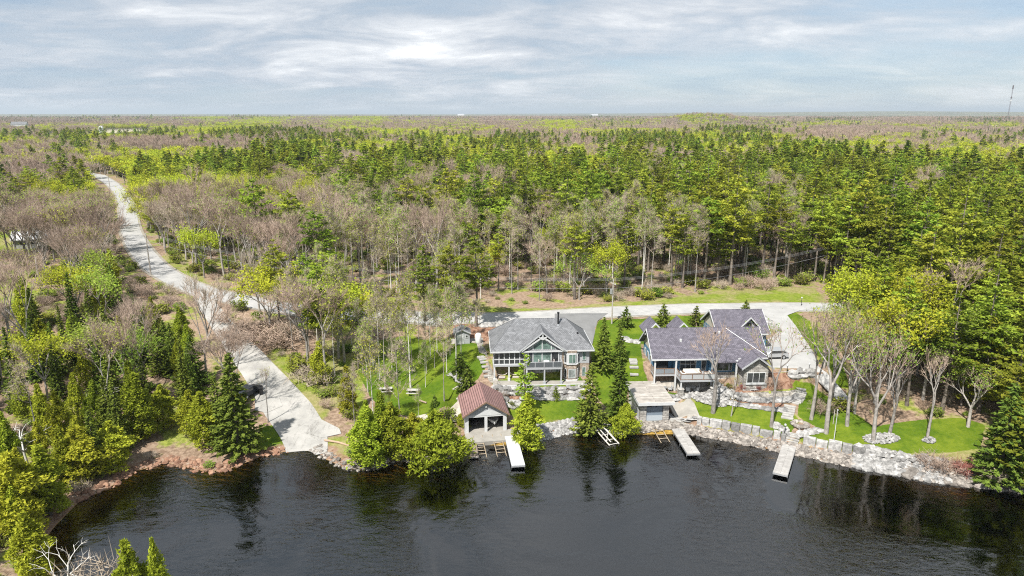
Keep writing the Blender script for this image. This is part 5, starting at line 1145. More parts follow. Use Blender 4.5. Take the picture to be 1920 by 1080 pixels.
# cradle in the water between the shore trees
x, y = U(1138, 818, .4); CR = empty('boat_cradle', (x, y, .35), R(22), 'white metal boat cradle lying half in the water between shore cedars', 'cradle'); cm = mat('weathered white metal', (.62, .60, .56), .6, var=(.45, .42, .38), vscale=5)
for s in (-1, 1): MB().tube([(s * .75, -2.1, -.25), (s * .75, 2.2, .35)], .09, 6).build('rail', cm, CR); MB().tube([(s * .4, -1.8, .1), (s * .4, 1.8, .6)], .08, 6).build('bunk', cm, CR)
for yy in (-1.9, -.8, .5, 1.8): MB().tube([(-.8, yy, yy * .14 + .02), (.8, yy, yy * .14 + .02)], .06, 5).build('crossbar', cm, CR)
MB().tube([(-.75, -1.2, -.1), (.75, 1.0, .2)], .05, 5).build('brace', cm, CR)

def offset_line(px_a, px_b, dist):
    """the shoreline between two pixels, moved dist metres inland"""
    a, b = U(*px_a), U(*px_b); i0 = int(np.argmin(np.hypot(*(shore_w - a).T))); i1 = int(np.argmin(np.hypot(*(shore_w - b).T)))
    P = shore_w[i0:i1 + 1]; Tn = np.gradient(P, axis=0); Tn /= np.linalg.norm(Tn, axis=1)[:, None]; return P + np.stack([-Tn[:, 1], Tn[:, 0]], 1) * dist
def block_wall(name, line, h, blk, lab, m, seed, zoff=0.0, depth=.7, jitter=.12):
    """dry laid stone wall along a world polyline; every block slightly different"""
    rg = random.Random(seed); S = spline(line, .25); b = MB(); i = 0
    if name == 'stone_wall':          # tumbled boulders, two loose courses
        for lay in (0, 1):
            t_ = 0.0
            while t_ < len(S) - 1:
                i_ = int(t_); p = S[i_]; q = S[min(i_ + 2, len(S) - 1)]; a = math.atan2(q[1] - p[1], q[0] - p[0]); Ln = rg.uniform(*blk) * (.6 if lay else .75)
                o_ = (lay * .35 - .1) + rg.uniform(-.12, .12); c_ = (p[0] - math.sin(a) * o_, p[1] + math.cos(a) * o_); mb = MB(); mb.rock((0, 0, 0), (Ln * 1.0, rg.uniform(.4, .65), h * rg.uniform(.7, 1.2)), rg, False)
                Mx = Matrix.Translation((c_[0], c_[1], float(zg(*c_)) + zoff + h * (.12 + .28 * lay))) @ Matrix.Rotation(a + rg.uniform(-.2, .2), 4, 'Z')
                mb2 = [Mx @ Vector(v) for v in mb.v]; b.add(mb2, mb.f); t_ += Ln / .25 * .85
        o = b.build(name, m, None); tag(o, lab, 'wall'); return o
    while i < len(S) - 2:
        n = int(rg.uniform(*blk) / .25); j = min(i + n, len(S) - 1); p, q = S[i], S[j]; v = q - p; Ln = float(np.linalg.norm(v))
        if Ln < .2: break
        a = math.atan2(v[1], v[0]); z = float(zg((p[0] + q[0]) / 2, (p[1] + q[1]) / 2)) + zoff; hh = h * rg.uniform(1 - jitter, 1 + jitter); dd = depth * rg.uniform(.85, 1.15)
        Mx = Matrix.Translation((p[0], p[1], z)) @ Matrix.Rotation(a + rg.uniform(-.05, .05), 4, 'Z'); k = .06
        V = [(k * rg.random() + .02, -dd / 2 - rg.random() * k, -.6), (Ln - .04, -dd / 2 - rg.random() * k, -.6), (Ln - .04, dd / 2, -.6), (.03, dd / 2, -.6)]
        V += [(x_ + rg.uniform(-k, k) * .6, y_ * .88 + rg.uniform(-k, k), hh + rg.uniform(-k, k) * .6) for x_, y_, _ in V]; mz = [(x_, y_, hh * .8 if z_ > 0 else z_) for x_, y_, z_ in V]
        b.add([Mx @ Vector(p_) for p_ in V], [(3, 2, 1, 0), (4, 5, 6, 7), (0, 1, 5, 4), (1, 2, 6, 5), (2, 3, 7, 6), (3, 0, 4, 7)]); i = j
    o = b.build(name, m, None, bevel=.05); tag(o, lab, 'wall'); return o
def wl(pts): return np.array([G(*p) for p in pts])
block_wall('retaining_wall', offset_line((1285, 810), (1462, 846), 2.45), .95, (1.1, 1.9), 'armour stone wall holding the front lawn left of the curved steps', rock_m, 1, -.15)
block_wall('retaining_wall', np.vstack([offset_line((1505, 855), (1650, 884), 2.45)]), .95, (1.1, 1.9), 'armour stone wall under the flagpole lawn right of the curved steps', rock_m, 2, -.15)
block_wall('stone_wall', wl([(925, 738), (960, 737), (1010, 735), (1060, 734), (1100, 730)]), .5, (.7, 1.4), 'upper row of pale boulders between the two lawns of the left house', rock_m, 3)
block_wall('stone_wall', wl([(940, 753), (980, 750), (1030, 748), (1090, 746)]), .5, (.7, 1.5), 'lower row of pale boulders between the two lawns of the left house', rock_m, 4)
block_wall('stone_wall', wl([(1000, 805), (1030, 801), (1060, 794), (1095, 789)]), .35, (.7, 1.3), 'low boulder edge of the lawn below the left house', rock_m, 5)
block_wall('stone_wall', wl([(1340, 722), (1365, 736), (1400, 749), (1440, 752), (1485, 751), (1499, 741)]), .45, (.8, 1.6), 'upper curved boulder wall of the garden bed by the stone wing', rock_m, 6)
block_wall('stone_wall', wl([(1345, 748), (1375, 758), (1405, 763), (1440, 768), (1474, 770)]), .3, (.6, 1.2), 'lower curved stone edging of the garden bed above the front lawn', rock_m, 7)
block_wall('stone_wall', wl([(1430, 597), (1442, 606), (1458, 622)]), .5, (.8, 1.4), 'boulder edge between the garage and the driveway', rock_m, 8)
block_wall('stone_wall', wl([(1452, 799), (1465, 806), (1480, 814)]), .45, (.8, 1.3), 'short stone wall left of the curved steps by the lamp post', rock_m, 9)
block_wall('stone_wall', wl([(1502, 816), (1520, 813), (1540, 808)]), .45, (.8, 1.3), 'short stone wall right of the curved steps by the flagpole', rock_m, 10)
block_wall('stone_wall', wl([(1486, 706), (1505, 703), (1522, 703)]), .6, (.9, 1.6), 'flat stone wall at the end of the concrete driveway', rock_m, 12)
block_wall('stone_wall', wl([(1168, 636), (1182, 641), (1200, 644)]), .5, (.9, 1.4), 'pale stone wall on the grass left of the right house', rock_m, 13)
block_wall('stone_wall', wl([(1256, 749), (1275, 745), (1300, 742), (1322, 742)]), .35, (.6, 1.2), 'rocky edge above the tan patio', rock_m, 14)
block_wall('stone_wall', wl([(846, 702), (860, 714), (876, 730), (884, 742)]), .3, (.6, 1.1), 'curved stone edging left of the yard spruces', rock_m, 15)
block_wall('stone_wall', wl([(1272, 786), (1290, 790), (1310, 783)]), -.05, (1.2, 2.0), 'big slabs below the tan patio beside the dock', rock_m, 16)
block_wall('stone_wall', wl([(905, 612), (935, 611), (948, 606)]), .5, (.8, 1.4), 'low stone wall behind the left corner of the left house', rock_m, 17)
def steps(pa, pb, wd, n, lab, m, curve=0.0):
    a = np.array(G(*pa)); b_ = np.array(G(*pb)); v = (b_ - a) / n; Ln = np.linalg.norm(v); ang = math.atan2(v[1], v[0]) - math.pi / 2; o = empty('stone_steps', (a[0], a[1], float(zg(*a))), 0, lab, 'steps'); rg = random.Random(n)
    side = np.array([v[1], -v[0]]) / Ln
    for i in range(n):
        c = a + v * i + side * (curve * math.sin(math.pi * i / n)); z = float(zg(*c)) + .12; w2 = wd * rg.uniform(.9, 1.1) / 2
        Mx = Matrix.Translation((c[0] - a[0], c[1] - a[1], z - float(zg(*a)))) @ Matrix.Rotation(ang + rg.uniform(-.06, .06), 4, 'Z'); MB().box(-w2, w2, -Ln * .46, Ln * .36, -.25, .02 + rg.uniform(0, .05), Mx).build('step', m, o, bevel=.04)
    return o
stp = mat('pale stone slab', (.30, .29, .275), .9, var=(.42, .41, .39), vscale=1.5)
steps((1482, 834), (1487, 812), 2.0, 7, 'curved pale stone steps rising from the dock to the lawn', stp)
steps((1476, 784), (1482, 758), 1.6, 6, 'stone slab steps climbing the lawn beside the garden bed', stp)
steps((1486, 755), (1500, 722), 1.9, 9, 'upper stone slab steps toward the driveway', stp, .4)
steps((914, 705), (900, 668), 1.3, 7, 'white stone steps beside the left wall of the left house', stp)
steps((926, 745), (918, 728), 1.3, 4, 'stone steps between the boathouse and the left house', stp)
steps((1266, 790), (1264, 772), 1.7, 5, 'stone steps between the plank roofed boathouse and the tan patio', stp)
steps((1189, 702), (1186, 672), 1.3, 5, 'stone steps on the grass left of the right house', stp)
rock_r = mat('red-brown shore stone', (.20, .10, .065), .95, var=(.30, .19, .13), vscale=1.2, island=.4)
def riprap(name, d0, d1, pa, pb, n, size, lab, m, seed):
    rg = random.Random(seed); a = U(*pa); b_ = U(*pb); i0 = int(np.argmin(np.hypot(*(shore_w - a).T))); i1 = int(np.argmin(np.hypot(*(shore_w - b_).T))); P = shore_w[i0:i1 + 1]; Tn = np.gradient(P, axis=0); Tn /= np.linalg.norm(Tn, axis=1)[:, None]; Nn = np.stack([-Tn[:, 1], Tn[:, 0]], 1); b = MB()
    for k in range(n):
        t = rg.uniform(0, len(P) - 1.001); i = int(t); p = P[i] * (1 - t + i) + P[i + 1] * (t - i) + Nn[i] * rg.uniform(d0, d1); s = rg.uniform(*size) * (1 if rg.random() < .8 else 1.5); z = max(float(zg(*p)), -.25)
        b.rock((p[0], p[1], z + s * .12), (s * rg.uniform(.8, 1.4), s * rg.uniform(.7, 1.1), s * rg.uniform(.5, .8)), rg)
    o = b.build(name, m); tag(o, lab, 'rocks', kind='stuff'); return o
riprap('shore_rocks', -.35, 1.85, (1195, 812), (1610, 876), 1700, (.15, .36), 'heap of loose pinkish rocks along the water under the stone wall', rock_p, 21)
riprap('shore_rocks', -.3, 3.2, (1600, 874), (1740, 900), 900, (.18, .5), 'slope of big pale broken rocks right of the stone wall', rock_m, 22)
riprap('shore_rocks', -.4, 1.8, (1730, 898), (1990, 926), 600, (.2, .55), 'dark and pale rocks under the brush at the right shore', rock_p, 23)
riprap('shore_rocks', -.4, 2.0, (990, 828), (1190, 812), 1000, (.12, .36), 'pebbly rocks along the lawn below the left house', rock_m, 24)
riprap('shore_rocks', -.4, 1.4, (595, 845), (870, 830), 260, (.12, .38), 'small rocks under the shore cedars right of the boat ramp', rock_p, 25)
riprap('shore_rocks', -.4, 1.8, (150, 940), (535, 846), 260, (.12, .4), 'small reddish rocks and stumps along the left shore', rock_r, 26)
def pile(px, py, rx, ry, n, size, lab, seed):
    rg = random.Random(seed); x, y = G(px, py); b = MB()
    for k in range(n):
        a = rg.uniform(0, 6.28); r_ = math.sqrt(rg.random()); p = (x + rx * r_ * math.cos(a), y + ry * r_ * math.sin(a)); s = rg.uniform(*size); b.rock((p[0], p[1], float(zg(*p)) + .1 + .25 * (1 - r_)), (s, s * .8, s * .6), rg)
    tag(b.build('rock_bed', rock_m), lab, 'rocks', kind='stuff')
pile(1652, 823, 2.4, 1.1, 260, (.14, .3), 'ring of pale stones around two tree trunks on the lawn', 31); pile(1742, 826, .8, .6, 40, (.15, .35), 'small ring of stones around a leaning trunk', 32)
pile(580, 603, 3.2, 2.5, 150, (.2, .6), 'heap of pale broken rock in the brush below the road', 33)
pile(1330, 742, 2.6, 1.2, 200, (.2, .5), 'jumble of pale boulders in front of the covered patio', 34); pile(1352, 752, 2.2, 1.0, 160, (.18, .42), 'rocky garden bed beside the front lawn', 35)
# ------------------------------------------------------------------ small things
x, y, z = GZp(1500, 797); FP = empty('fire_pit', (x, y, z), 0, 'round stone fire pit on the lawn above the curved steps', 'fire pit')
b = MB(); rg = random.Random(5)
for i in range(14): a = i * 6.283 / 14; b.rock((.95 * math.cos(a), .95 * math.sin(a), .12), (.5, .4, .3), rg)
b.build('ring', rock_p, FP); MB().tube([(0, 0, .02), (0, 0, .06)], .85, 16).build('ash_bed', mat('ash', (.22, .17, .14), .95), FP)
def lamp_post(px, py, h, lab, cat='lamp post', globe=True):
    x, y, z = GZp(px, py); o = empty('lamp_post', (x, y, z), 0, lab, cat, None); MB().tube([(0, 0, -.2), (0, 0, h)], .05, 6).build('post', darkm, o); MB().tube([(0, 0, h), (0, 0, h + .12), (0, 0, h + .28), (0, 0, h + .34)], [.08, .16, .14, .03], 8).build('lamp_head', trimw, o); return o
lamp_post(1470, 822, 1.9, 'black garden lamp post with white head left of the curved steps'); lamp_post(1502, 574, 1.6, 'small black lamp post at the corner of the driveway and road'); lamp_post(1475, 702, 1.3, 'short black lamp post at the left end of the driveway wall'); lamp_post(1516, 699, 1.3, 'short black lamp post at the right end of the driveway wall')
x, y, z = GZp(1562, 838); FL = empty('flagpole', (x, y, z), 0, 'bare white flagpole on the lawn above the stone wall', 'flagpole'); MB().tube([(0, 0, 0), (0, 0, 5.4)], [.06, .035], 8).build('pole', trimw, FL); MB().tube([(0, 0, 5.35), (0, 0, 5.5)], .09, 8).build('finial', trimw, FL)
x, y, z = GZp(1562, 795); PL = empty('pole', (x, y, z), 0, 'shorter wooden pole behind the flagpole', 'pole'); MB().tube([(0, 0, 0), (0, 0, 2.2)], .06, 6).build('shaft', woodg, PL)
def utility(px, py, h, lab, transformer=False, rz=.4, xy=None):
    x, y = xy or G(px, py); z = float(zg(x, y)); o = empty('utility_pole', (x, y, z), rz, lab, 'utility pole', 'utility poles along the road'); MB().tube([(0, 0, -.3), (0, 0, h)], [.16, .11], 8).build('pole', woodg, o)
    P_(o, 'crossarm', woodg, (-.07, .07, -.9, .9, h - .75, h - .62)); b = MB()
    for yy in (-.8, 0, .8): b.tube([(0, yy, h - .62 if yy else h), (0, yy, h - .42 if yy else h + .2)], .05, 6)
    b.build('insulator', trimw, o)
    if transformer: MB().tube([(-.35, 0, h - 2.6), (-.35, 0, h - 1.7)], .24, 10).build('transformer', steel, o)
    return Vector((x, y, z + h))
tops = [utility(208, 366, 11, 'utility pole beside the far bend of the road'), utility(283, 515, 10, 'utility pole where the road comes out of the brown wood'), utility(560, 566, 8.5, 'utility pole on the upper side of the road above the brush'),
        utility(1147, 607, 8.5, 'utility pole with transformer behind the tall spruces', True), utility(1563, 528, 8.5, 'pale utility pole at the edge of the pine wood, right'), utility(0, 0, 8.5, 'utility pole beyond the right pine wood', xy=(98, 150))]
for k, (a, c) in enumerate(zip(tops[1:-1], tops[2:])):
    b = MB()
    for off in (-.8, 0, .8):
        pts = [a.lerp(c, t) + Vector((0, off, .1 - (1 - (2 * t - 1) ** 2) * (a - c).length * .018)) for t in np.linspace(0, 1, 14)]; b.tube(pts, .014, 3)
    b.tube([a.lerp(c, t) + Vector((0, 0, -1.6 - (1 - (2 * t - 1) ** 2) * (a - c).length * .02)) for t in np.linspace(0, 1, 14)], .025, 3)
    tag(b.build('power_line', mat('cable', (.25, .25, .26), .7)), ['power lines over the brown wood by the road', 'power lines above the road left of the transformer pole', 'power lines above the road right of the transformer pole', 'power lines running into the right pine wood'][k], 'power line')
# guard posts with a cable on the lower edge of the road
gm = mat('dark creosoted post', (.10, .085, .07), .9); gp = []
i0 = int(np.argmin(np.hypot(*(road_w - np.array(G(432, 560))).T))); i1 = int(np.argmin(np.hypot(*(road_w - np.array(G(565, 582))).T)))
Tn = np.gradient(road_w, axis=0); Tn /= np.linalg.norm(Tn, axis=1)[:, None]; side = road_w + np.stack([Tn[:, 1], -Tn[:, 0]], 1) * 4.4
pm = None
for q, i in enumerate(range(i0, i1, 2)):
    x, y = side[i]; z = float(zg(x, y)); gp.append(Vector((x, y, z + .6)))
    if pm is None: pm = MB().tube([(0, 0, -.3), (0, 0, .85)], .1, 7).mesh('guard_post', gm)
    o = link_mesh('guard_post', pm); o.location = (x, y, z); tag(o, 'dark wooden guard post on the lower road edge, number %s from the left' % ['one', 'two', 'three', 'four', 'five', 'six', 'seven', 'eight', 'nine', 'ten', 'eleven', 'twelve', 'thirteen', 'fourteen', 'fifteen', 'sixteen', 'seventeen', 'eighteen'][min(q, 17)], 'post', 'guard posts along the road edge')
if len(gp) > 2: tag(MB().tube(gp, .03, 4).build('guard_cable', gm), 'cable strung between the guard posts of the road', 'cable')
def picnic(px, py, rz, lab):
    x, y, z = GZp(px, py); o = empty('picnic_table', (x, y, z), rz, lab, 'picnic table', 'picnic tables on the left lawn'); P_(o, 'table_top', woodg_l, (-1.0, 1.0, -.4, .4, .72, .78))
    for s in (-1, 1): P_(o, 'bench', woodg_l, (-1.0, 1.0, s * .75 - .14, s * .75 + .14, .42, .47)); b = MB(); b.tube([(s * .75, -.6, 0), (s * .75, -.15, .72)], .05, 4).tube([(s * .75, .6, 0), (s * .75, .15, .72)], .05, 4).box(s * .75 - .04, s * .75 + .04, -.8, .8, .36, .42); b.build('leg', woodg, o)
woodg_l = mat('bleached picnic boards', (.40, .39, .36), .85, var=(.50, .48, .45), vscale=3)
picnic(724, 736, .15, 'pale picnic table at the left end of the birch lawn'); picnic(775, 739, -.05, 'pale picnic table in the middle of the birch lawn')
x, y, z = GZp(800, 757); lo_ = MB(); lo_.tube([(x - 1.2, y + .8, z + .2), (x, y, z + .15)], .13, 7); tag(lo_.build('log', mat('weathered log', (.34, .26, .2), .9)), 'short brown log at the edge of the birch lawn', 'log')
x, y, z = GZp(630, 833); lo_ = MB(); lo_.tube([(x - 1.8, y + .9, z + .2), (x + .3, y + .2, z + .2), (x + 2.2, y - .8, z + .15)], [.16, .14, .10], 7); tag(lo_.build('log', mat('fallen log', (.42, .30, .22), .9)), 'long fallen log beside the boat ramp at the shore', 'log')
def chair(parent_loc, rz, m, lab, grp, name='patio_chair', cush=None):
    o = empty(name, parent_loc, rz, lab, 'chair', grp); P_(o, 'seat', cush or m, (-.27, .27, -.27, .27, .36, .46)); P_(o, 'backrest', cush or m, (-.27, .27, .22, .3, .46, .95))
    for sx in (-.24, .24):
        for sy in (-.22, .24): MB().tube([(sx, sy, 0), (sx, sy, .37)], .025, 4).build('leg', m, o)
        P_(o, 'armrest', m, (sx - .03, sx + .03, -.25, .27, .6, .64))
    return o
def table(loc, r_, h, m, lab, rz=0, rect=None):
    o = empty('patio_table', loc, rz, lab, 'table')
    if rect: P_(o, 'table_top', m, (-rect[0], rect[0], -rect[1], rect[1], h - .06, h)); lg = [(sx * (rect[0] - .1), sy * (rect[1] - .1)) for sx in (-1, 1) for sy in (-1, 1)]
    else: MB().tube([(0, 0, h - .05), (0, 0, h)], r_, 18).build('table_top', m, o); lg = [(math.cos(a) * r_ * .6, math.sin(a) * r_ * .6) for a in (.8, 2.37, 3.94, 5.5)]
    for lx, ly in lg: MB().tube([(lx, ly, 0), (lx, ly, h - .05)], .03, 4).build('leg', m, o)
    return o
def at(o_, x, y, z):
    v = Matrix.Rotation(o_.rotation_euler.z, 4, 'Z') @ Vector((x, y, z)) + o_.location; return (v.x, v.y, v.z)
cush = mat('pale pink cushion', (.70, .62, .60), .9); cream = mat('cream cushion', (.68, .64, .58), .9)
table(at(HL, .6, -.85, 2.81), .5, .73, trimw, 'round white table on the deck of the left house')
for k, (dx, dy, rz, w_) in enumerate(((-.95, 0, math.pi / 2, 'left of'), (.95, 0, -math.pi / 2, 'right of'), (0, .8, 0, 'behind'), (0, -.75, math.pi, 'in front of'))): chair(at(HL, .6 + dx, -.85 + dy, 2.81), rz + R(3.5), darkm, 'pale cushioned deck chair %s the round white table' % w_, 'chairs around the deck table of the left house', cush=cush)
def sofa(loc, rz, L_, lab):
    o = empty('outdoor_sofa', loc, rz, lab, 'sofa', 'sofas on the deck of the right house'); P_(o, 'base', woodb, (-L_ / 2, L_ / 2, -.4, .4, .08, .32)); P_(o, 'seat', cream, (-L_ / 2 + .1, L_ / 2 - .1, -.4, .25, .32, .48), bevel=.03); P_(o, 'backrest', cream, (-L_ / 2 + .1, L_ / 2 - .1, .25, .42, .32, .85), bevel=.03)
    for s in (-1, 1): P_(o, 'armrest', woodb, (s * (L_ / 2) - .06, s * (L_ / 2) + .06, -.4, .42, .32, .62))
sofa(at(HR, 6.1, -.35, 2.76), R(2.5), 2.8, 'long cream outdoor sofa against the window of the right house'); sofa(at(HR, 4.5, -1.5, 2.76), R(92.5), 1.6, 'cream outdoor sofa at the left rail of the deck'); sofa(at(HR, 8.3, -1.4, 2.76), R(-87.5), 1.5, 'cream outdoor sofa at the right rail of the deck')
table(at(HR, 6.3, -1.45, 2.76), .5, .42, darkm, 'low dark table between the cream sofas on the deck', R(2.5), (.7, .4))
table(at(HR, 6.2, -.2, .02), .7, .74, trimw, 'round pale table under the deck of the right house')
for k in range(5): a = k * 1.2566 + .3; chair(at(HR, 6.2 + 1.1 * math.cos(a), -.2 + 1.0 * math.sin(a), .02), a - math.pi / 2 + R(2.5), trimw, 'white patio chair %s the round table under the deck' % ['right of', 'behind', 'left of', 'front left of', 'front right of'][k], 'chairs under the deck of the right house')
table(at(HR, 1.9, -.3, .02), .5, .7, steel, 'steel patio table under the left balcony')
for k, dx in enumerate((-.95, .95)): chair(at(HR, 1.9 + dx, -.3, .02), (-1 if dx < 0 else 1) * -math.pi / 2, steel, 'grey patio chair %s the steel table under the balcony' % ('left of', 'right of')[k], 'chairs under the left balcony', cush=mat('grey cushion', (.45, .46, .48), .9))
x, y, z = GZp(1352, 728); b = MB(); b.prism([(-.9, -.5, 0), (.9, -.5, 0), (.8, .5, 0), (-.8, .5, 0)], (0, 0, .5)); gcv = b.build('covered_grill', mat('black cover cloth', (.035, .035, .045), .8), bevel=.12); gcv.location = at(HR, 10.0, -3.4, -.05); tag(gcv, 'black covered bundle on the rocks beside the pale trunk', 'cover')
def car(px, py, rz, body, lab, name='parked_car', xy=None):
    x, y = xy or G(px, py); o = empty(name, (x, y, float(zg(x, y)) + .13), rz, lab, 'car')
    prof = [(-2.3, .35), (2.25, .35), (2.3, .75), (2.1, .95), (1.2, 1.02), (.55, 1.52), (-1.5, 1.55), (-2.2, 1.05), (-2.32, .8)]
    b = MB(); b.prism([(p[0], -.88, p[1]) for p in prof], (0, 1.76, 0)); b.build('body', body, o, bevel=.06)
    b = MB(); b.prism([(1.12, -.80, 1.06), (.55, -.76, 1.47), (.50, -.76, 1.47), (1.0, -.80, 1.06)], (0, 1.56, 0)).build('windshield', glass, o)
    for s in (-1, 1): b = MB(); b.prism([(.95, s * .885, 1.03), (.5, s * .885, 1.45), (-1.4, s * .885, 1.47), (-1.95, s * .885, 1.05)], (0, s * .012, 0)).build('side_window', glass, o)
    for sx in (-1.45, 1.45):
        for sy in (-.85, .85):
            wv = MB().tube([(sx, sy - .12, .34), (sx, sy + .12, .34)], .35, 14).build('wheel', mat_tyre, o); MB().tube([(sx, sy - .13, .34), (sx, sy + .13, .34)], .2, 10).build('rim', steel, wv)
    for sy in (-.6, .6): MB().box(2.2, 2.32, sy - .18, sy + .18, .68, .82).build('headlight', trimw, o); MB().box(-2.33, -2.25, sy - .18, sy + .18, .75, .95).build('tail_light', mat_red, o)
    return o
mat_tyre = mat('tyre rubber', (.02, .02, .02), .9); mat_red = mat('red lens', (.35, .02, .02), .3)
car(1448, 672, R(185), mat('silver car paint', (.50, .51, .53), .3, .5), 'silver car parked at the right end of the right house')
car(467, 742, R(70), mat('dark car paint', (.035, .04, .05), .25, .3), 'dark parked car half hidden behind the big shore spruce')
x, y, z = GZp(490, 740); for_b = empty('garbage_bin', (x, y, z + .1), .3, 'black wheeled bin standing at the edge of the ramp beside the dark car', 'bin'); MB().prism([(-.25, -.3, 0), (.25, -.3, 0), (.3, .3, 0), (-.3, .3, 0)], (0, 0, 1.0)).build('body', darkm, for_b); P_(for_b, 'lid', darkm, (-.34, .34, -.36, .36, 1.0, 1.08))
for sx in (-.25, .25): MB().tube([(sx - .03, .3, .1), (sx + .03, .3, .1)], .1, 8).build('wheel', mat_tyre, for_b)
# house at the far left clearing, mostly hidden by bare trees
x, y, z = GZp(66, 462); CH = empty('cottage', (x, y, z), R(25), 'pale roofed cottage half hidden behind the bare trees at far left', 'cottage'); P_(CH, 'wall', siding_grey, (-4.5, 4.5, -3, 3, -.3, 2.6)); gable(CH, -5, 5, -3.5, 3.5, 2.55, 4.4, mat('pale metal roof', (.55, .55, .56), .5))
for xx in (-2.5, 0, 2.5): win(CH, xx, -3.02, 1.0, 1.0, 1.1)
#@@STAGE6
# ------------------------------------------------------------------ trees of the yards, one by one
DH = {}
def one(kind, T_or_var, px, py, top, label, name=None, cat='tree', group=None, rz=None, wide=1.0, lean=(0, 0)):
    """a tree whose foot is at (px, py); its height is taken from the pixel of its top"""
    x, y = G(px, py) if py > -1e8 else px; z = float(zg(x, y)); d = ray(px, top); h = CAM_H + d[2] * (y / d[1]) - z
    k = kind; hh = HT[k][T_or_var % len(HT[k])] if k in HT else XH[k]
    s = h / hh; o = empty(name or NICE.get(k, k), (x, y, z - .08), rz if rz is not None else random.uniform(0, 6.28), label, cat, group)
    o.scale = (s * wide, s * wide, s); o.rotation_euler = (lean[0], lean[1], o.rotation_euler.z)
    a, b = PROTO[k][T_or_var % len(PROTO[k])] if k in PROTO else XP[k]
    link_mesh('trunk', a, o); link_mesh('crown', b, o); return o
XP = {}; XH = {}
def reg(k, T, h): XP[k] = (T.join(T.tr, k + '_trunk'), T.join(T.cr, k + '_crown')); XH[k] = h
reg('ball', cedar(101, 5, wide=2.3), 5); reg('shrub_g', bush(102), 2.6); reg('shrub_b', bush(103, 2.4, None, 'twig'), 2.7); reg('shrub_r', bush(104, 1.6, None, 'redtwig'), 1.8); reg('shrub_w', bush(105, 2.4, None, 'greytwig'), 2.7)
reg('deadt', dead(106), 7.5); reg('yardbare', bare(107, 13, bark='greybark', dens=.2, spread=.5, vase=.45, r0=.3, hf=.34), 13.2); reg('yardbare2', bare(108, 12, dens=.2, spread=.55, vase=.4, leafy=.12, r0=.25, hf=.4), 12.4); reg('scrag', pine(109, 11, base=.3, wide=1.5, n_leaf=.7), 11); reg('young', spruce(110, 5, wide=2.0, power=.9), 5)
reg('yardbare3', bare(111, 12, dens=.28, spread=.45, vase=.35, leafy=.7, r0=.26, hf=.42), 12.4); reg('maple_dark', broadleaf(112, 9, dens=1.1, lm='shrub'), 8.6)
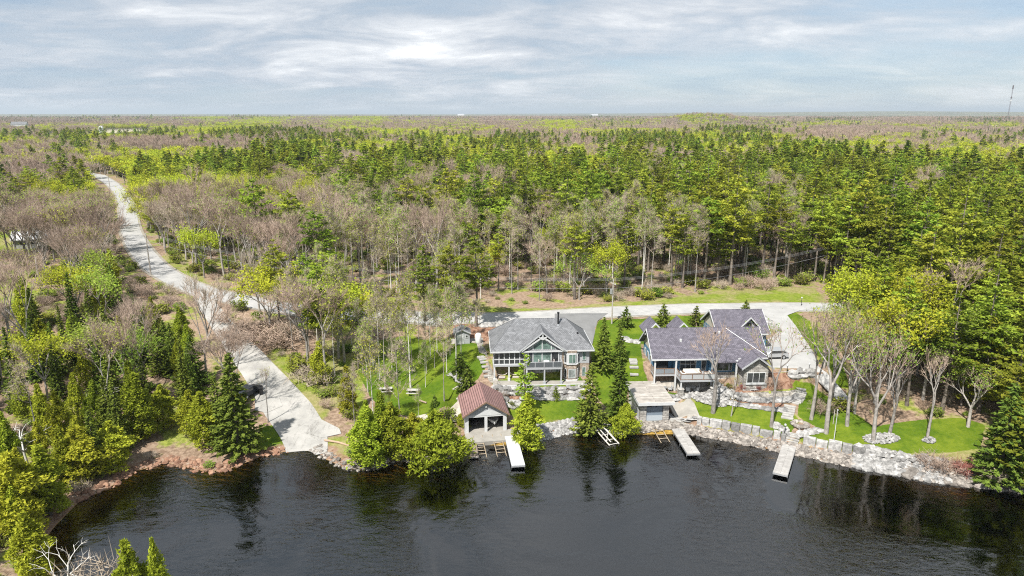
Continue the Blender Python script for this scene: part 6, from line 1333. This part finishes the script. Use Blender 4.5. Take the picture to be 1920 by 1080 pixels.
Y = [('spruce', 0, 1131, 692, 592, 'left one of the two tall spruces between the houses', 1.05), ('spruce', 1, 1160, 690, 602, 'right one of the two tall spruces between the houses', 1.15),
     ('young', 0, 1173, 613, 572, 'small spruce right of the utility pole behind the tall spruces', 1.0), ('young', 0, 1243, 612, 566, 'spruce on the rear lawn above the left rear gable', 1.0), ('young', 0, 1304, 609, 571, 'spruce on the rear lawn above the middle of the purple roof', 1.0), ('young', 0, 1398, 584, 560, 'spruce standing behind the garage roof', 1.1),
     ('spruce', 2, 1105, 808, 678, 'loose tall spruce on the shore right of the lower lawn', 1.05), ('spruce', 1, 1160, 798, 648, 'tallest shore spruce left of the plank roofed boathouse', 1.1), ('ball', 0, 1172, 815, 756, 'bushy yellow-green cedar beside the plank roofed boathouse', .75),
     ('young', 0, 876, 735, 688, 'full spruce behind the maroon roof', 1.15), ('young', 0, 862, 705, 656, 'dark spruce left of the white stone steps', 1.1), ('young', 0, 1042, 749, 722, 'small spruce between the two boulder rows', .8), ('young', 0, 815, 762, 738, 'tiny spruce on the birch lawn', 1.0),
     ('scrag', 0, 984, 775, 660, 'thin scraggly conifer in front of the left house', 1.0), ('cedar', 0, 988, 838, 738, 'yellow-green cedar at the water right of the white dock', 1.25),
     ('yardbare', 0, 1337, 774, 612, 'bare tree with thick pale trunk in front of the right house', .9), ('yardbare2', 0, 1371, 780, 712, 'small bare tree on the front lawn, second from the left', .75), ('yardbare2', 0, 1446, 800, 620, 'bare tree with forked crown before the driveway', .7),
     ('yardbare', 0, 1521, 786, 585, 'large bare tree with pale double trunk right of the slab steps', .6), ('yardbare2', 0, 1549, 812, 600, 'bare tree with dark upright limbs left of the flagpole', .8), ('yardbare3', 0, 1588, 798, 605, 'budding tree casting a long shadow right of the flagpole', .7), ('yardbare3', 0, 1602, 775, 620, 'slender budding tree behind the flagpole lawn', .7),
     ('yardbare3', 0, 1637, 828, 628, 'budding tree standing in the ring of stones, left trunk', .75), ('yardbare', 0, 1668, 812, 680, 'bare tree standing in the ring of stones, right trunk', .8), ('yardbare', 0, 1738, 824, 665, 'leaning thin bare tree in the small ring of stones', .6),
     ('yardbare3', 0, 1560, 745, 590, 'budding tree between driveway and lawn, left', .8), ('yardbare3', 0, 1600, 735, 575, 'budding tree between driveway and lawn, middle', .9), ('yardbare2', 0, 1640, 755, 600, 'bare tree between driveway and pine wood', .8), ('yardbare3', 0, 1545, 690, 575, 'budding tree on the inner curve of the driveway', .8), ('yardbare3', 0, 1585, 660, 560, 'budding tree right of the driveway curve', 1.0), ('maple', 3, 1640, 700, 590, 'pale budding tree among bare trunks above the flagpole lawn', 1.0),
     ('pine', 0, 1700, 760, 560, 'left one of the big pines behind the right meadow', 1.0), ('pine', 2, 1765, 775, 545, 'big pine with wide boughs behind the right meadow', 1.05), ('pine', 4, 1830, 760, 530, 'big full pine above the right meadow', 1.15), ('pine', 5, 1895, 770, 560, 'wide pine at the right picture edge above the shore', 1.1), ('pine', 5, 1745, 690, 520, 'dense pine in the middle of the right wood', 1.1), ('pine', 4, 1860, 680, 470, 'tallest pine of the right wood', 1.1), ('pine', 2, 1910, 640, 430, 'tall pine at the right edge of the picture', 1.1), ('pine', 5, 1690, 640, 500, 'bushy pine right of the driveway trees', 1.1), ('pine', 4, 1620, 620, 495, 'pine at the left edge of the right wood', 1.1), ('pine', 5, 1800, 600, 450, 'full pine in the upper right wood', 1.1),
     ('spruce', 0, 1872, 905, 715, 'dark spruce leaning over the right shore', 1.3), ('pine', 5, 1912, 915, 730, 'loose pine at the right end of the shore', 1.3), ('yardbare3', 0, 1815, 800, 690, 'orange-brown budding tree at the end of the meadow', 1.1),
     ('shrub_b', 0, 1745, 875, 832, 'brown bush on the rocks of the right shore', 1.3), ('shrub_r', 0, 1812, 893, 852, 'reddish bush at the right shore', 1.1), ('shrub_g', 0, 1840, 900, 868, 'green bush by the water at the right shore', 1.0), ('shrub_b', 0, 1780, 890, 845, 'grey-brown bush left of the reddish bush', 1.3), ('shrub_w', 0, 1860, 905, 850, 'pale twiggy bush under the right shore cedar', 1.2),
     ('pine', 4, 797, 603, 455, 'left one of the three tall pines at the road left of the houses', .95), ('pine', 2, 847, 605, 448, 'middle one of the three tall pines at the road left of the houses', 1.0), ('pine', 0, 893, 612, 442, 'right one of the three tall pines at the road left of the houses', 1.15),
     ('pine', 1, 604, 705, 540, 'scruffy pine between the boat ramp and the birch lawn', .9), ('pine', 3, 672, 690, 568, 'narrow pine at the left end of the birch lawn', .85), ('spruce', 0, 447, 845, 658, 'largest spruce on the shore left of the boat ramp', 1.25), ('cedar', 0, 385, 838, 735, 'bright cedar left of the big shore spruce', 1.2), ('cedar', 3, 268, 828, 700, 'cedar left behind the grassy shore', 1.2),
     ('cedar', 0, 690, 878, 762, 'wide cedar leaning over the water right of the boat ramp', 1.3), ('cedar', 2, 735, 860, 755, 'cedar between the wide cedar and the round bush', 1.05), ('ball', 0, 820, 868, 772, 'big round green bush on the shore left of the boathouse', 1.0), ('ball', 0, 868, 800, 770, 'small round bush at the left wall of the maroon roofed boathouse', .8), ('ball', 0, 775, 845, 775, 'round cedar bush left of the big round bush', .8), ('shrub_g', 0, 840, 790, 755, 'yellowish bush on the gravel path', 1.1),
     ('deadt', 0, 285, 800, 752, 'bleached fallen dead tree among the left cedars', 1.5), ('deadt', 0, 200, 770, 715, 'small bleached dead tree among the cedars at left', 1.2), ('deadt', 0, 55, 880, 780, 'grey dead tree at the left edge', 1.2), ('deadt', 0, 700, 840, 760, 'dead pale branches between the shore cedars', .9), ('deadt', 0, 1582, 640, 590, 'white dead limb beside the driveway trees', 1.2),
     ('cedar', 3, 95, 965, 835, 'bright cedar leaning over the bay at lower left', 1.5), ('cedar', 0, 40, 1000, 850, 'large cedar at the lower left edge', 1.5), ('cedar', 2, 160, 900, 800, 'cedar on the shore of the bay, left', 1.5), ('cedar', 2, 215, 880, 790, 'cedar right of the leaning shore cedars', 1.3),
     ('shrub_r', 0, 1395, 731, 713, 'red bush under the window of the stone wing', .8), ('shrub_r', 0, 1421, 731, 716, 'smaller red bush at the corner of the stone wing', .8), ('shrub_g', 0, 1368, 730, 712, 'yellow-green shrub left of the red bushes', .8), ('shrub_b', 0, 1445, 722, 695, 'brown shrub right of the stone wing', 1.0), ('shrub_b', 0, 942, 745, 722, 'reddish brown bush by the upper boulder row', .9), ('yardbare2', 0, 503, 792, 695, 'thin leafless sapling at the edge of the boat ramp', .4),
     ('shrub_b', 0, 450, 640, 590, 'brown leafless brush above the ramp, nearest the asphalt', 1.6), ('shrub_b', 0, 478, 628, 570, 'tall brown brush in the corner between road and ramp', 1.7), ('shrub_b', 0, 505, 640, 580, 'middle brown brush below the guard posts', 1.7), ('shrub_b', 0, 530, 650, 590, 'brown brush left of the broken rock heap', 1.6), ('shrub_w', 0, 555, 632, 580, 'greyish brush above the broken rock heap', 1.5), ('yardbare3', 0, 497, 600, 515, 'cluster of thin stems rising over the road bend', .7), ('shrub_b', 0, 430, 605, 570, 'small brown brush at the road junction', 1.5), ('shrub_g', 0, 560, 690, 650, 'green brush right of the ramp', 1.5), ('shrub_w', 0, 585, 720, 670, 'grey brush right of the ramp', 1.6),
     ('shrub_g', 0, 965, 763, 745, 'low green bush below the steps beside the boathouse', .9), ('shrub_b', 0, 1545, 775, 735, 'pale brush behind the double trunk tree', 1.2), ('shrub_g', 0, 1570, 770, 735, 'green brush behind the flagpole', 1.2)]
for k, v, px, py, top, lab, wd in Y:
    nm = {'ball': 'cedar_bush', 'shrub_g': 'green_shrub', 'shrub_b': 'bare_shrub', 'shrub_r': 'red_shrub', 'shrub_w': 'bare_shrub', 'deadt': 'dead_tree', 'yardbare': 'bare_tree', 'yardbare2': 'bare_tree', 'yardbare3': 'budding_tree', 'scrag': 'conifer', 'young': 'spruce_tree'}.get(k)
    one(k, v, px, py, top, lab, nm, 'bush' if 'bush' in (nm or '') or 'shrub' in (nm or '') else 'tree', wide=wd, lean=(0, R(14)) if 'leaning thin' in lab else (0, 0))
# near tree tops at the lower left, rooted on the bank below the picture
for (x, y, k, v, h, wd, lab) in ((-32.3, 49.8, 'cedar', 2, 10.4, .75, 'top of a cedar rising from below the picture at lower left'), (-30.4, 50.6, 'cedar', 1, 10.3, .6, 'second cedar top right of the lower left cedar'), (-26.6, 47.5, 'cedar', 3, 6.6, .6, 'tip of a tree at the bottom edge right of the cedar tops'), (-41.5, 54.5, 'deadt', 0, 7.5, .9, 'bleached dead tree crown in the lower left corner'), (-38.5, 53.5, 'shrub_w', 0, 8.5, 1.0, 'pale leafless bush crown in the lower left corner'), (-46, 57, 'cedar', 1, 8.5, 1.3, 'cedar below the dead tree in the lower left corner')):
    z = float(zg(x, y)); hh = HT[k][v] if k in HT else XH[k]; s = h / hh; o = empty({'cedar': 'cedar_tree', 'deadt': 'dead_tree'}.get(k, 'bare_shrub'), (x, y, z - .1), v * 1.3, lab, 'bush' if 'bush' in lab else 'tree'); o.scale = (s * wd, s * wd, s)
    a, b = PROTO[k][v] if k in PROTO else XP[k]; link_mesh('trunk', a, o); link_mesh('crown', b, o)
# birches of the left lawn
BL = [(700, 690, 560), (712, 712, 545), (722, 730, 520), (735, 690, 560), (745, 720, 580), (762, 668, 540), (770, 727, 510), (773, 700, 560), (800, 700, 590), (807, 668, 530), (815, 690, 560), (833, 752, 600), (838, 698, 570), (856, 706, 520), (865, 702, 530), (798, 726, 640), (690, 735, 600), (728, 800, 720), (786, 660, 550), (750, 655, 560), (820, 660, 540), (705, 665, 560), (785, 790, 720), (730, 665, 550), (844, 665, 540), (680, 700, 560), (660, 650, 520), (695, 640, 500), (900, 640, 560), (871, 640, 545)]
ordw = ['first', 'second', 'third', 'fourth', 'fifth', 'sixth', 'seventh', 'eighth', 'ninth', 'tenth', 'eleventh', 'twelfth', 'thirteenth', 'fourteenth', 'fifteenth', 'sixteenth', 'seventeenth', 'eighteenth', 'nineteenth', 'twentieth', 'twenty-first', 'twenty-second', 'twenty-third', 'twenty-fourth', 'twenty-fifth', 'twenty-sixth', 'twenty-seventh', 'twenty-eighth', 'twenty-ninth', 'thirtieth']
for i, (px, py, top) in enumerate(sorted(BL)): one('birch', [0, 1, 2, 3][i % 4], px, py, top, 'thin pale birch of the birch lawn, %s trunk from the left' % ordw[i], group='birches on the left lawn', wide=.8)
# ------------------------------------------------------------------ air
hz = bpy.data.materials.new('haze'); hz.use_nodes = True; t = hz.node_tree; t.nodes.clear(); pv = t.nodes.new('ShaderNodeVolumePrincipled'); oo = t.nodes.new('ShaderNodeOutputMaterial')
pv.inputs['Color'].default_value = (.80, .90, 1.0, 1); pv.inputs['Density'].default_value = .00008; pv.inputs['Anisotropy'].default_value = .2; t.links.new(pv.outputs[0], oo.inputs['Volume'])
tag(MB().box(-41500, 41500, -3200, 46500, -9, 190).build('haze', hz), kind='stuff')
